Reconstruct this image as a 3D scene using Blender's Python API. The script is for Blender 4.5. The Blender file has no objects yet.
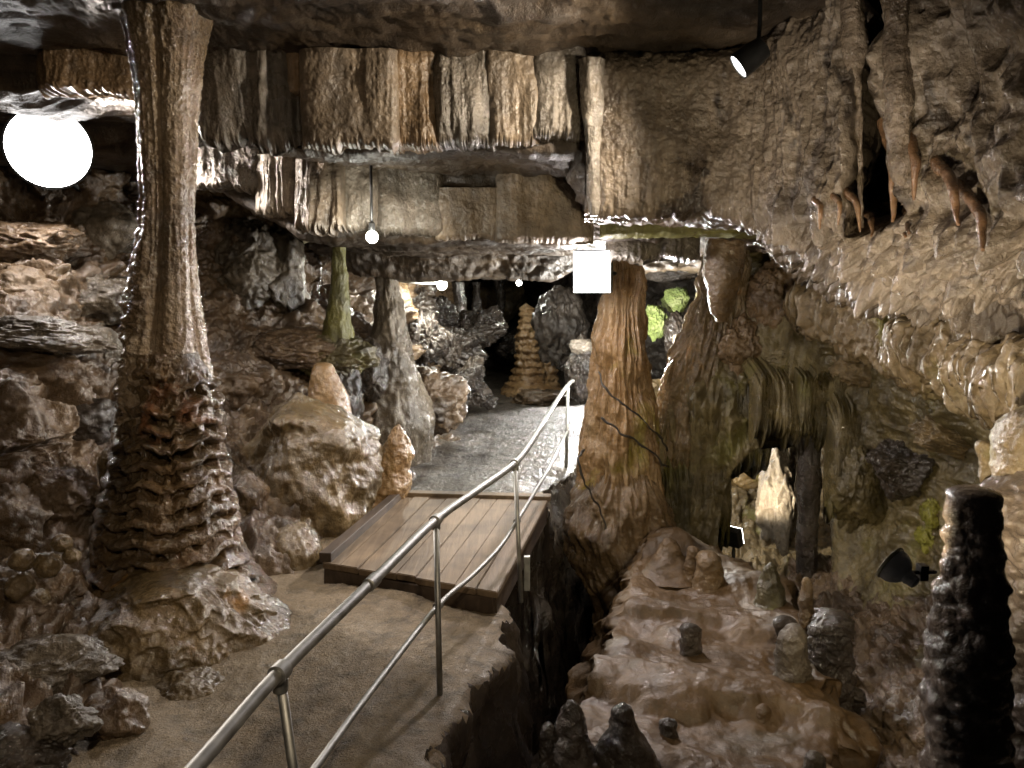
import bpy, bmesh, math
import numpy as np
from mathutils import Vector, Matrix

# ------------------------------------------------------------------ camera model
F = 800.0
CAMZ = 2.2
TH = math.atan(94.0 / F)
CT, ST = math.cos(TH), math.sin(TH)
sc = bpy.context.scene
C = sc.collection


def P(px, py, Y):
    rx = (px - 512.0) / F
    ry = -(py - 384.0) / F
    dy = CT + ry * ST
    dz = -ST + ry * CT
    t = Y / dy
    return np.array([rx * t, Y, CAMZ + dz * t])


def W(px, py, z):
    rx = (px - 512.0) / F
    ry = -(py - 384.0) / F
    dy = CT + ry * ST
    dz = -ST + ry * CT
    t = (z - CAMZ) / dz
    return np.array([rx * t, dy * t, z])


def proj(p):
    x, y, z = p[..., 0], p[..., 1], p[..., 2] - CAMZ
    f = y * CT - z * ST
    u = y * ST + z * CT
    return 512 + F * x / f, 384 - F * u / f


# ------------------------------------------------------------------ noise
_rng = np.random.default_rng(7)
_PERM = _rng.permutation(256).astype(np.int64)
_PERM = np.concatenate([_PERM, _PERM])
_G = _rng.normal(size=(256, 3))
_G /= np.linalg.norm(_G, axis=1)[:, None]
_RV = _rng.random((256, 4))


def _h(i, j, k):
    return _PERM[(_PERM[(_PERM[i & 255] + j) & 255] + k) & 255]


def noise(p):
    shp = p.shape[:-1]
    p = p.reshape(-1, 3)
    fl = np.floor(p)
    i = fl.astype(np.int64)
    f = p - fl
    w = f * f * f * (f * (f * 6 - 15) + 10)
    out = 0
    for a in (0, 1):
        wa = w[:, 0] if a else 1 - w[:, 0]
        for b in (0, 1):
            wb = w[:, 1] if b else 1 - w[:, 1]
            for c in (0, 1):
                wc = w[:, 2] if c else 1 - w[:, 2]
                g = _G[_h(i[:, 0] + a, i[:, 1] + b, i[:, 2] + c)]
                d = (f[:, 0] - a) * g[:, 0] + (f[:, 1] - b) * g[:, 1] + (f[:, 2] - c) * g[:, 2]
                out = out + wa * wb * wc * d
    return (out * 1.6).reshape(shp)


def fbm(p, o=4, lac=2.05, g=0.5):
    s, a = 0, 1.0
    for k in range(o):
        s = s + a * noise(p + 13.7 * k)
        p = p * lac
        a *= g
    return s


def ridged(p, o=4, lac=2.1, g=0.5):
    s, a = 0, 1.0
    for k in range(o):
        s = s + a * (1 - 2.2 * np.sqrt(noise(p + 7.3 * k) ** 2 + .005))
        p = p * lac
        a *= g
    return s


def worley(p):
    shp = p.shape[:-1]
    p = p.reshape(-1, 3)
    fl = np.floor(p)
    i = fl.astype(np.int64)
    f = p - fl
    d1 = np.full(len(p), 9.0)
    d2 = np.full(len(p), 9.0)
    hid = np.zeros(len(p))
    for a in (-1, 0, 1):
        for b in (-1, 0, 1):
            for c in (-1, 0, 1):
                h = _h(i[:, 0] + a, i[:, 1] + b, i[:, 2] + c)
                r = _RV[h]
                d = np.sqrt((f[:, 0] - a - r[:, 0]) ** 2 + (f[:, 1] - b - r[:, 1]) ** 2 + (f[:, 2] - c - r[:, 2]) ** 2)
                m = d < d1
                d2 = np.where(m, d1, np.minimum(d2, d))
                hid = np.where(m, r[:, 3], hid)
                d1 = np.where(m, d, d1)
    return d1.reshape(shp), d2.reshape(shp), hid.reshape(shp)


A3 = lambda *a: np.array(a, float)


def sstep(a, b, x):
    t = np.clip((x - a) / (b - a), 0, 1)
    return t * t * (3 - 2 * t)


# displacement styles: world position -> metres along the normal
def d_rock(s=1.0):
    def f(p, *_):
        a, b, h = worley(p * A3(1.5, 1.5, 2.1) / s + 0.35 * fbm(p * 2 / s, 2)[..., None])
        blk = (h - 0.5) * 0.36 * sstep(0, 0.14, b - a)
        a2, b2, h2 = worley(p * A3(4.5, 4.5, 6.5) / s + 3 + 0.3 * fbm(p * 5 / s, 2)[..., None])
        blk2 = (h2 - 0.5) * 0.10 * sstep(0, 0.16, b2 - a2)
        return s * (blk + blk2 + 0.12 * fbm(p * 1.1 / s, 3) + 0.045 * ridged(p * 5 / s, 4))
    return f


def d_flow(s=1.0):
    def f(p, *_):
        q = p * A3(1, 1, 0.3)
        return s * (0.09 * fbm(p * 1.6, 3) + 0.05 * ridged(q * 5.5, 2) + 0.022 * ridged(q * 14, 3) + 0.012 * fbm(p * 17, 3))
    return f


def d_pop(s=1.0):
    def f(p, *_):
        a, b, h = worley(p * 9)
        a2, b2, h2 = worley(p * 22)
        return s * (0.07 * (1 - a) + 0.03 * (1 - a2) + 0.10 * fbm(p * 2.2, 3) + 0.05 * ridged(p * 5, 3))
    return f


def d_soft(s=1.0):
    def f(p, *_):
        return s * (0.10 * fbm(p * 1.3, 3) + 0.035 * fbm(p * 5, 3) + 0.012 * ridged(p * 13, 3))
    return f


# ------------------------------------------------------------------ mesh makers
def mesh_obj(name, V, Q, mat, parent=None, T=None, smooth=True, origin=None):
    """V (n,3) world, Q (m,4) quads, T (k,3) tris"""
    V = np.asarray(V, float).reshape(-1, 3)
    par_loc = np.zeros(3)
    if parent is not None:
        q = parent
        while q is not None:
            par_loc += np.array(q.location)
            q = q.parent
    if origin is None:
        origin = par_loc if parent is not None else A3((V[:, 0].min() + V[:, 0].max()) / 2, (V[:, 1].min() + V[:, 1].max()) / 2, V[:, 2].min())
    V = V - origin
    me = bpy.data.meshes.new(name)
    nq = len(Q) if Q is not None else 0
    nt = len(T) if T is not None else 0
    me.vertices.add(len(V))
    me.vertices.foreach_set('co', V.ravel().astype(np.float32))
    loops = []
    if nq: loops.append(np.asarray(Q).ravel())
    if nt: loops.append(np.asarray(T).ravel())
    loops = np.concatenate(loops).astype(np.int32)
    me.loops.add(len(loops))
    me.loops.foreach_set('vertex_index', loops)
    me.polygons.add(nq + nt)
    st = np.concatenate([np.arange(nq) * 4, nq * 4 + np.arange(nt) * 3]).astype(np.int32)
    me.polygons.foreach_set('loop_start', st)
    me.polygons.foreach_set('use_smooth', np.full(nq + nt, smooth))
    me.update(calc_edges=True)
    me.validate()
    me.materials.append(mat)
    o = bpy.data.objects.new(name, me)
    C.objects.link(o)
    if parent is not None:
        o.parent = parent
        o.location = tuple(origin - par_loc)
    else:
        o.location = tuple(origin)
    return o


def tag(o, label=None, cat=None, group=None, kind=None):
    if label: o['label'] = label
    if cat: o['category'] = cat
    if group: o['group'] = group
    if kind: o['kind'] = kind
    return o


def empty(name, loc, label, cat, group=None):
    o = bpy.data.objects.new(name, None)
    o.empty_display_size = 0.1
    C.objects.link(o)
    o.location = tuple(loc)
    return tag(o, label, cat, group)


def gridq(nv, nu, wrap=False):
    j = np.arange(nv - 1)[:, None]
    i = np.arange(nu if wrap else nu - 1)[None, :]
    a = j * nu + i
    b = j * nu + (i + 1) % nu
    return np.stack([a, b, b + nu, a + nu], -1).reshape(-1, 4)


def crom(ctrl, n, axis, linear=False):
    ctrl = np.moveaxis(ctrl, axis, 0)
    m = len(ctrl)
    t = np.linspace(0, m - 1, n)
    k = np.minimum(t.astype(int), m - 2)
    f = (t - k)[:, None, None]
    p1, p2 = ctrl[k], ctrl[k + 1]
    if linear:
        r = p1 + (p2 - p1) * f
    else:
        p0 = np.where((k > 0)[:, None, None], ctrl[np.maximum(k - 1, 0)], 2 * p1 - p2)
        p3 = np.where((k < m - 2)[:, None, None], ctrl[np.minimum(k + 2, m - 1)], 2 * p2 - p1)
        r = 0.5 * (2 * p1 + (p2 - p0) * f + (2 * p0 - 5 * p1 + 4 * p2 - p3) * f ** 2 + (3 * p1 - p0 - 3 * p2 + p3) * f ** 3)
    return np.moveaxis(r, 0, axis)


def grid_normals(G):
    du = np.gradient(G, axis=1)
    dv = np.gradient(G, axis=0)
    n = np.cross(du, dv)
    n /= np.linalg.norm(n, axis=-1, keepdims=True) + 1e-12
    tocam = A3(0, 0, CAMZ) - G
    if (n * tocam).sum(-1).mean() < 0:
        n = -n
    return n


def sheet(name, ctrl, nu, nv, disp, mat, linear=False, hole=None, post=None, origin=None, parent=None, reveal=0.5):
    G = crom(crom(np.array(ctrl, float), nv, 0, linear), nu, 1, linear)
    n = grid_normals(G)
    uu, vv = np.meshgrid(np.linspace(0, 1, nu), np.linspace(0, 1, nv))
    d = disp(G, n, uu, vv)
    G = G + (n * d[..., None] if d.ndim == 2 else d)
    if post: G = post(G, uu, vv)
    Q = gridq(nv, nu)
    V = G.reshape(-1, 3)
    if hole is not None:
        px, py = proj(V)
        inside = hole(px, py)
        keep = ~(inside[Q].any(1))
        Q = Q[keep]
    o = mesh_obj(name, V, Q, mat, parent=parent, origin=origin)
    if hole is not None:
        bm = bmesh.new(); bm.from_mesh(o.data)
        loose = [v for v in bm.verts if not v.link_faces]
        bmesh.ops.delete(bm, geom=loose, context='VERTS')
        be = [e for e in bm.edges if e.is_boundary]
        r = bmesh.ops.extrude_edge_only(bm, edges=be)
        vs = [g for g in r['geom'] if isinstance(g, bmesh.types.BMVert)]
        for v in vs: v.co += Vector((0.05, reveal, 0))
        for f in bm.faces: f.smooth = True
        bm.to_mesh(o.data); bm.free()
    return o


def blur(a, k):
    if k < 2: return a
    w = np.hanning(k + 2)[1:-1]; w /= w.sum()
    pad = k // 2
    return np.convolve(np.pad(a, (pad, k - 1 - pad), mode='edge'), w, mode='valid')


def lathe(name, d, prof, disp, mat, nu=120, nv=160, ry=1.0, parent=None, sm=9, yoff=0.0, dtop=None, tip=True, flat=False):
    """prof: (py, px_left, px_right) rows top to bottom at depth d"""
    prof = np.array(prof, float)
    dd = np.full(len(prof), d) if dtop is None else np.linspace(dtop, d, len(prof))
    cen, rad = [], []
    for (py, l, r), q in zip(prof, dd):
        a, b = P(l, py, q), P(r, py, q)
        cen.append((a + b) / 2); rad.append((b[0] - a[0]) / 2)
    cen, rad = np.array(cen), np.array(rad)
    s = np.linspace(0, 1, nv)
    t = (cen[0, 2] - cen[:, 2]) / (cen[0, 2] - cen[-1, 2])
    cx = blur(np.interp(s, t, cen[:, 0]), sm)
    cy = blur(np.interp(s, t, cen[:, 1]), sm) + yoff
    cz = np.interp(s, t, cen[:, 2])
    r = blur(np.interp(s, t, rad), sm)
    if tip:  # round the top over
        h = cz[0] - cz
        rt = r[min(nv - 1, sm)] * (0.35 if flat else 1.0)
        r = r * np.sqrt(np.clip(1 - (1 - np.clip(h / max(rt, 1e-3), 0, 1)) ** 2, 0.0004, 1))
    th = np.linspace(0, 2 * np.pi, nu, endpoint=False)
    ca, sa = np.cos(th), np.sin(th)
    G = np.stack([cx[:, None] + r[:, None] * ca, cy[:, None] + r[:, None] * sa * ry, cz[:, None] + 0 * ca], -1)
    n = np.stack([ca + 0 * r[:, None], sa + 0 * r[:, None], 0 * r[:, None] + 0 * ca], -1)
    dv = disp(G, n, th[None, :] + 0 * r[:, None], s[:, None] + 0 * ca, r[:, None] + 0 * ca)
    damp = np.clip(r / (0.35 * np.median(r) + 1e-6), 0, 1)[:, None]
    G = G + n * (dv * damp)[..., None]
    V = G.reshape(-1, 3)
    top = G[0].mean(0); bot = G[-1].mean(0)
    V = np.vstack([V, top, bot])
    N = nu * nv
    i = np.arange(nu)
    T = np.concatenate([np.stack([np.full(nu, N), (i + 1) % nu, i], -1),
                        np.stack([np.full(nu, N + 1), (nv - 1) * nu + i, (nv - 1) * nu + (i + 1) % nu], -1)])
    Q = gridq(nv, nu, True)
    return mesh_obj(name, V, Q, mat, parent=parent, T=T, origin=None if parent is not None else bot)


_ico = {}


def ico(n):
    if n not in _ico:
        bm = bmesh.new(); bmesh.ops.create_icosphere(bm, subdivisions=n, radius=1)
        bm.verts.ensure_lookup_table()
        _ico[n] = (np.array([v.co[:] for v in bm.verts]), np.array([[v.index for v in f.verts] for f in bm.faces]))
        bm.free()
    return _ico[n]


def rock(name, px, py, d, w, h, mat, seed, label, cat='rock', group=None, dep=None, cuts=14, rough=1.0, sub=5, rot=0.0, sharp=0.72, parent=None, tilt=0.0):
    """centre pixel, depth, pixel width / height"""
    c = P(px, py, d)
    k = d / F
    sx, sz = w * k / 2, h * k / 2
    sy = (sx + sz) / 2 if dep is None else dep
    rg = np.random.default_rng(seed)
    N, Tr = ico(sub)
    r = np.ones(len(N))
    for _ in range(cuts):
        q = rg.normal(size=3); q /= np.linalg.norm(q)
        hh = rg.uniform(sharp, 0.97)
        dt = N @ q
        r = np.where(dt > 1e-3, np.minimum(r, hh / np.maximum(dt, 1e-3)), r)
    U = N * r[:, None]
    off = rg.uniform(-20, 20, 3)
    wa, wb, wh = worley(U * 2.2 + off + .3 * fbm(U * 3 + off, 2)[:, None])
    r2 = 0.12 * fbm(U * 1.6 + off, 3) + 0.20 * (wh - .5) * sstep(0, .15, wb - wa) * (sharp < .8) + 0.05 * ridged(U * 4 + off, 4) + 0.02 * fbm(U * 14 + off, 3)
    U = U + N * (r2 * rough)[:, None]
    U = U / np.abs(U).max(0)
    V = U * A3(sx, sy, sz)
    R = np.array(Matrix.Rotation(tilt, 3, 'Y') @ Matrix.Rotation(rot, 3, 'Z'))
    V = V @ R.T + c
    o = mesh_obj(name, V, None, mat, T=Tr, parent=parent)
    if parent is None: tag(o, label, cat, group)
    return o


def drape(name, d, x0, x1, y0, y1, mat, seed, label, cat='stone curtain', group='', flute=1.0, rag=10, thick=0.12, nu=150, nv=110, fr=1.0, d2=None, belly=0.0, parent=None, taper=False):
    """hanging sheet of stone: closed loft, ragged bottom; d at the left end, d2 at the right"""
    d2 = d if d2 is None else d2
    rg = np.random.default_rng(seed)
    off = rg.uniform(-30, 30, 3)
    u = np.linspace(0, 1, nu)
    L, R_ = P(x0, y0, d), P(x1, y0, d2)
    zb = P((x0 + x1) / 2, y1, (d + d2) / 2)[2]
    zt = max(L[2], R_[2]) + 0.10
    px1 = (d + d2) / 2 / F
    ragf = rag * px1 * (0.7 * noise(np.stack([u * 4 * fr + off[0], 0 * u, 0 * u + 0.3], -1)) + 0.5 * noise(np.stack([u * 13 * fr + off[0], 0 * u, 0 * u + 4.3], -1)) + 0.4 * noise(np.stack([u * 34 * fr, 0 * u, 0 * u + off[1]], -1)))
    v = np.linspace(0, 1, nv)
    edge = np.sqrt(np.clip(1 - (2 * u - 1) ** 6, 0, 1))
    bot = zb + ragf
    # bottom closing profile
    X = L[0] + (R_[0] - L[0]) * u
    Yc = L[1] + (R_[1] - L[1]) * u
    Z = zt + (bot - zt)[None, :] * v[:, None]
    close = np.sqrt(np.clip(1 - np.clip((v - 0.88) / 0.12, 0, 1) ** 2, 0, 1))[:, None]
    p = np.stack([X + 0 * Z, Yc + 0 * Z, Z], -1)
    q = (p + off) * A3(1, 1, 0.12)
    am = 0.25 + 0.9 * sstep(-.25, .35, noise((p + off) * A3(1.3, 1.3, .8)))
    fl = am * (0.045 * ridged(q * 2.6, 2) + 0.020 * ridged(q * 8, 2) + 0.003 * ridged((p + off) * A3(1, 1, .3) * 26, 2))
    fl = flute * fl * (0.35 + 0.65 * v[:, None]) + 0.07 * fbm((p + off) * 1.5, 3) - belly * np.sin(v * np.pi)[:, None] + 0.005 * fbm((p + off) * 22, 3)
    half = thick * edge[None, :] * close
    if taper:
        Yc = Yc[None, :] + .9 * (1 - sstep(0, .45, v))[:, None]
    front = Yc + 0 * Z - half - fl * np.minimum(1, half / (thick * .5) )
    back = Yc + 0 * Z + half + 0.4 * fl
    Gf = np.stack([X + 0 * Z, front, Z], -1)
    Gb = np.stack([X + 0 * Z, back, Z], -1)
    G = np.concatenate([Gf, Gb[:, ::-1]], 1)
    Q = gridq(nv, 2 * nu, True)
    # weld bottom row
    o = mesh_obj(name, G.reshape(-1, 3), Q, mat, parent=parent)
    bm = bmesh.new(); bm.from_mesh(o.data)
    bmesh.ops.remove_doubles(bm, verts=bm.verts, dist=0.0008)
    be = [e for e in bm.edges if e.is_boundary]
    if be: bmesh.ops.holes_fill(bm, edges=be)
    for f in bm.faces: f.smooth = True
    bm.to_mesh(o.data); bm.free()
    if parent is None: tag(o, label, cat, group or None)
    return o


def tube_data(pts, rad, seg=16, res=8, closed_caps=True, linear=False):
    pts = np.array(pts, float)
    if len(pts) > 2 and not linear:
        n = (len(pts) - 1) * res + 1
        pts = crom(pts[:, None, :], n, 0)[:, 0]
    n = len(pts)
    rad = np.interp(np.linspace(0, 1, n), np.linspace(0, 1, np.size(rad)), np.atleast_1d(rad)) if np.size(rad) > 1 else np.full(n, float(np.ravel(rad)[0]))
    tg = np.gradient(pts, axis=0)
    tg /= np.linalg.norm(tg, axis=1)[:, None]
    up = A3(0, 0, 1) if abs(tg[:, 2]).max() < 0.95 else A3(0, 1, 0)
    a = np.cross(tg, up); a /= np.linalg.norm(a, axis=1)[:, None]
    b = np.cross(a, tg)
    th = np.linspace(0, 2 * np.pi, seg, endpoint=False)
    G = pts[:, None] + rad[:, None, None] * (np.cos(th)[None, :, None] * a[:, None] + np.sin(th)[None, :, None] * b[:, None])
    V = np.vstack([G.reshape(-1, 3), pts[0], pts[-1]])
    i = np.arange(seg); N = n * seg
    T = np.concatenate([np.stack([np.full(seg, N), (i + 1) % seg, i], -1), np.stack([np.full(seg, N + 1), (n - 1) * seg + i, (n - 1) * seg + (i + 1) % seg], -1)])
    return V, gridq(n, seg, True), T


def tube(name, pts, rad, mat, parent=None, seg=16, res=8, linear=False, wob=0.0):
    V, Q, T = tube_data(pts, rad, seg, res, linear=linear)
    if wob:
        V = V + wob * np.stack([noise(V * 9), noise(V * 9 + 5), noise(V * 9 + 9)], -1)
    return mesh_obj(name, V, Q, mat, parent=parent, T=T)


def revolve(name, base, axis, prof, mat, parent=None, seg=40):
    """prof: (distance along axis, radius)"""
    axis = A3(*axis); axis /= np.linalg.norm(axis)
    up = A3(0, 0, 1) if abs(axis[2]) < 0.9 else A3(0, 1, 0)
    a = np.cross(axis, up); a /= np.linalg.norm(a)
    b = np.cross(a, axis)
    th = np.linspace(0, 2 * np.pi, seg, endpoint=False)
    pr = np.array(prof, float)
    G = np.array(base) + pr[:, 0, None, None] * axis + pr[:, 1, None, None] * (np.cos(th)[None, :, None] * a + np.sin(th)[None, :, None] * b)
    n = len(pr)
    V = np.vstack([G.reshape(-1, 3), np.array(base) + pr[0, 0] * axis, np.array(base) + pr[-1, 0] * axis])
    i = np.arange(seg); N = n * seg
    T = np.concatenate([np.stack([np.full(seg, N), (i + 1) % seg, i], -1), np.stack([np.full(seg, N + 1), (n - 1) * seg + i, (n - 1) * seg + (i + 1) % seg], -1)])
    o = mesh_obj(name, V, gridq(n, seg, True), mat, parent=parent, T=T)
    m = o.modifiers.new('edge', 'EDGE_SPLIT'); m.split_angle = math.radians(40)
    return o


def prism(name, corners_bottom, corners_top, mat, parent=None, bevel=0.006, wear=0.0, cutn=0):
    """box from 4 bottom + 4 top points, bevelled"""
    bm = bmesh.new()
    vb = [bm.verts.new(tuple(c)) for c in corners_bottom]
    vt = [bm.verts.new(tuple(c)) for c in corners_top]
    bm.faces.new(vb[::-1]); bm.faces.new(vt)
    for i in range(4):
        bm.faces.new([vb[i], vb[(i + 1) % 4], vt[(i + 1) % 4], vt[i]])
    if bevel:
        bmesh.ops.bevel(bm, geom=bm.edges[:], offset=bevel, segments=2, affect='EDGES', profile=0.6)
    if cutn:
        bmesh.ops.subdivide_edges(bm, edges=bm.edges[:], cuts=cutn, use_grid_fill=True)
    V = np.array([v.co[:] for v in bm.verts])
    bm.verts.index_update()
    if wear:
        V = V + wear * np.stack([noise(V * 6), noise(V * 6 + 7), noise(V * 6 + 3)], -1)
    me_T = []
    bmesh.ops.triangulate(bm, faces=bm.faces[:])
    me_T = np.array([[v.index for v in f.verts] for f in bm.faces])
    bm.free()
    return mesh_obj(name, V, None, mat, parent=parent, T=me_T, smooth=False)


def surf(o, px, py, rad=5.0):
    """depth (world Y) of the nearest visible vertex of o at a pixel"""
    k = o.name
    if k not in _sv:
        n = len(o.data.vertices); a = np.empty(n * 3, np.float32); o.data.vertices.foreach_get('co', a)
        v = a.reshape(-1, 3) + np.array(o.location)
        _sv[k] = (v, *proj(v))
    v, x, y = _sv[k]
    m = (np.hypot(x - px, y - py) < rad) & (v[:, 1] > .5)
    if not m.any(): return surf(o, px, py, rad * 2) if rad < 80 else 5.0
    return float(np.quantile(v[m, 1], .12))


_sv = {}
# ------------------------------------------------------------------ materials
def nd(nt, t, **k):
    n = nt.nodes.new(t)
    for a, b in k.items():
        if a in ('x', 'y'): continue
        setattr(n, a, b)
    return n


def rockmat(name, cols, scale=1.0, rough=(0.25, 0.6), bump=0.5, streak=0.35, fine=60.0, coat=0.25, patch=None, patch_t=(0.5, 0.62), patch_s=1.3, strata=0.0):
    cols = [tuple(v * .82 for v in c) for c in cols]
    rough = (rough[0] * .75, rough[1] * .8)
    m = bpy.data.materials.new(name); m.use_nodes = True
    nt = m.node_tree; nt.nodes.clear(); L = nt.links.new
    out = nd(nt, 'ShaderNodeOutputMaterial'); b = nd(nt, 'ShaderNodeBsdfPrincipled')
    L(b.outputs[0], out.inputs[0])
    g = nd(nt, 'ShaderNodeNewGeometry')
    pos = g.outputs['Position']

    def mapping(sx, sy, sz, o=0):
        mp = nd(nt, 'ShaderNodeMapping'); mp.inputs['Scale'].default_value = (sx, sy, sz); mp.inputs['Location'].default_value = (o, o * .7, o * .3)
        L(pos, mp.inputs[0]); return mp.outputs[0]

    def nz(vec, s, det=6, dist=0.0, r=0.55):
        n = nd(nt, 'ShaderNodeTexNoise'); n.inputs['Scale'].default_value = s; n.inputs['Detail'].default_value = det
        n.inputs['Roughness'].default_value = r; n.inputs['Distortion'].default_value = dist
        L(vec, n.inputs['Vector']); return n.outputs['Fac']

    def ramp(fac, st):
        r = nd(nt, 'ShaderNodeValToRGB')
        while len(r.color_ramp.elements) < len(st): r.color_ramp.elements.new(0.5)
        for e, (p, c) in zip(r.color_ramp.elements, st):
            e.position = p; e.color = (*c, 1) if len(c) == 3 else c
        L(fac, r.inputs[0]); return r.outputs[0]

    n1 = nz(mapping(1, 1, 1), 1.6 * scale, 9, 0.6, 0.62)
    k = len(cols)
    lo, hi = 0.33, 0.67
    col = ramp(n1, [(lo + (hi - lo) * i / (k - 1), c) for i, c in enumerate(cols)])
    if streak:
        n2 = nz(mapping(1, 1, 0.24, 5), 7 * scale, 5, 0.3)
        s2 = ramp(n2, [(0.32, (1 - streak,) * 3), (0.6, (1.0,) * 3), (0.75, (1 + streak * 0.5,) * 3)])
        mx = nd(nt, 'ShaderNodeMix', data_type='RGBA', blend_type='MULTIPLY'); mx.inputs[0].default_value = 1
        L(col, mx.inputs[6]); L(s2, mx.inputs[7]); col = mx.outputs[2]
    if strata:
        n5 = nz(mapping(0.25, 0.25, 6, 2), 3 * scale, 5, 0.6)
        s5 = ramp(n5, [(0.35, (1 - strata,) * 3), (0.6, (1.0,) * 3)])
        mx = nd(nt, 'ShaderNodeMix', data_type='RGBA', blend_type='MULTIPLY'); mx.inputs[0].default_value = 1
        L(col, mx.inputs[6]); L(s5, mx.inputs[7]); col = mx.outputs[2]
    if patch:
        n3 = nz(mapping(1, 1, .8, 11), patch_s, 6, 0.8)
        f3 = ramp(n3, [(patch_t[0], (0, 0, 0)), (patch_t[1], (1, 1, 1))])
        mx = nd(nt, 'ShaderNodeMix', data_type='RGBA'); L(f3, mx.inputs[0]); L(col, mx.inputs[6]); mx.inputs[7].default_value = (*patch, 1); col = mx.outputs[2]
    n4 = nz(mapping(1, 1, 1, 3), 24 * scale, 4)
    s4 = ramp(n4, [(0.3, (0.72,) * 3), (0.7, (1.18,) * 3)])
    mx = nd(nt, 'ShaderNodeMix', data_type='RGBA', blend_type='MULTIPLY'); mx.inputs[0].default_value = 1
    L(col, mx.inputs[6]); L(s4, mx.inputs[7]); col = mx.outputs[2]
    L(col, b.inputs['Base Color'])
    nr = nz(mapping(1, 1, 1, 7), 3.5 * scale, 5)
    mr = nd(nt, 'ShaderNodeMapRange'); mr.inputs[1].default_value = 0.35; mr.inputs[2].default_value = 0.65
    mr.inputs[3].default_value = rough[0]; mr.inputs[4].default_value = rough[1]
    L(nr, mr.inputs[0]); L(mr.outputs[0], b.inputs['Roughness'])
    b.inputs['Coat Weight'].default_value = coat
    b.inputs['Coat Roughness'].default_value = 0.10
    b.inputs['Specular IOR Level'].default_value = 0.6
    nb = nz(mapping(1, 1, 0.8, 1), fine * 0.4, 6, 0.2, 0.65)
    nb2 = nz(mapping(1, 1, 1, 4), fine, 3, 0, 0.6)
    bp = nd(nt, 'ShaderNodeBump'); bp.inputs['Strength'].default_value = bump; bp.inputs['Distance'].default_value = 0.03
    L(nb, bp.inputs['Height'])
    bp2 = nd(nt, 'ShaderNodeBump'); bp2.inputs['Strength'].default_value = bump * 0.8; bp2.inputs['Distance'].default_value = 0.012
    L(nb2, bp2.inputs['Height']); L(bp.outputs[0], bp2.inputs['Normal'])
    L(bp2.outputs[0], b.inputs['Normal']); L(bp2.outputs[0], b.inputs['Coat Normal'])
    return m


def metal(name, col, rough=0.35, met=1.0, bump=0.1):
    m = bpy.data.materials.new(name); m.use_nodes = True
    nt = m.node_tree; b = nt.nodes['Principled BSDF']; L = nt.links.new
    tc = nd(nt, 'ShaderNodeTexCoord')
    n = nd(nt, 'ShaderNodeTexNoise'); n.inputs['Scale'].default_value = 14; n.inputs['Detail'].default_value = 6
    L(tc.outputs['Object'], n.inputs['Vector'])
    r = nd(nt, 'ShaderNodeValToRGB')
    r.color_ramp.elements[0].position = 0.3; r.color_ramp.elements[0].color = (*[c * 0.6 for c in col], 1)
    r.color_ramp.elements[1].position = 0.65; r.color_ramp.elements[1].color = (*col, 1)
    L(n.outputs['Fac'], r.inputs[0]); L(r.outputs[0], b.inputs['Base Color'])
    b.inputs['Metallic'].default_value = met
    mr = nd(nt, 'ShaderNodeMapRange'); mr.inputs[3].default_value = rough * 0.8; mr.inputs[4].default_value = rough * 1.4
    L(n.outputs['Fac'], mr.inputs[0]); L(mr.outputs[0], b.inputs['Roughness'])
    bp = nd(nt, 'ShaderNodeBump'); bp.inputs['Strength'].default_value = bump; bp.inputs['Distance'].default_value = 0.004
    L(n.outputs['Fac'], bp.inputs['Height']); L(bp.outputs[0], b.inputs['Normal'])
    return m


def emit(name, col, s):
    m = bpy.data.materials.new(name); m.use_nodes = True
    nt = m.node_tree; nt.nodes.clear()
    e = nd(nt, 'ShaderNodeEmission'); e.inputs[0].default_value = (*col, 1); e.inputs[1].default_value = s
    o = nd(nt, 'ShaderNodeOutputMaterial'); nt.links.new(e.outputs[0], o.inputs[0])
    return m


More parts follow.
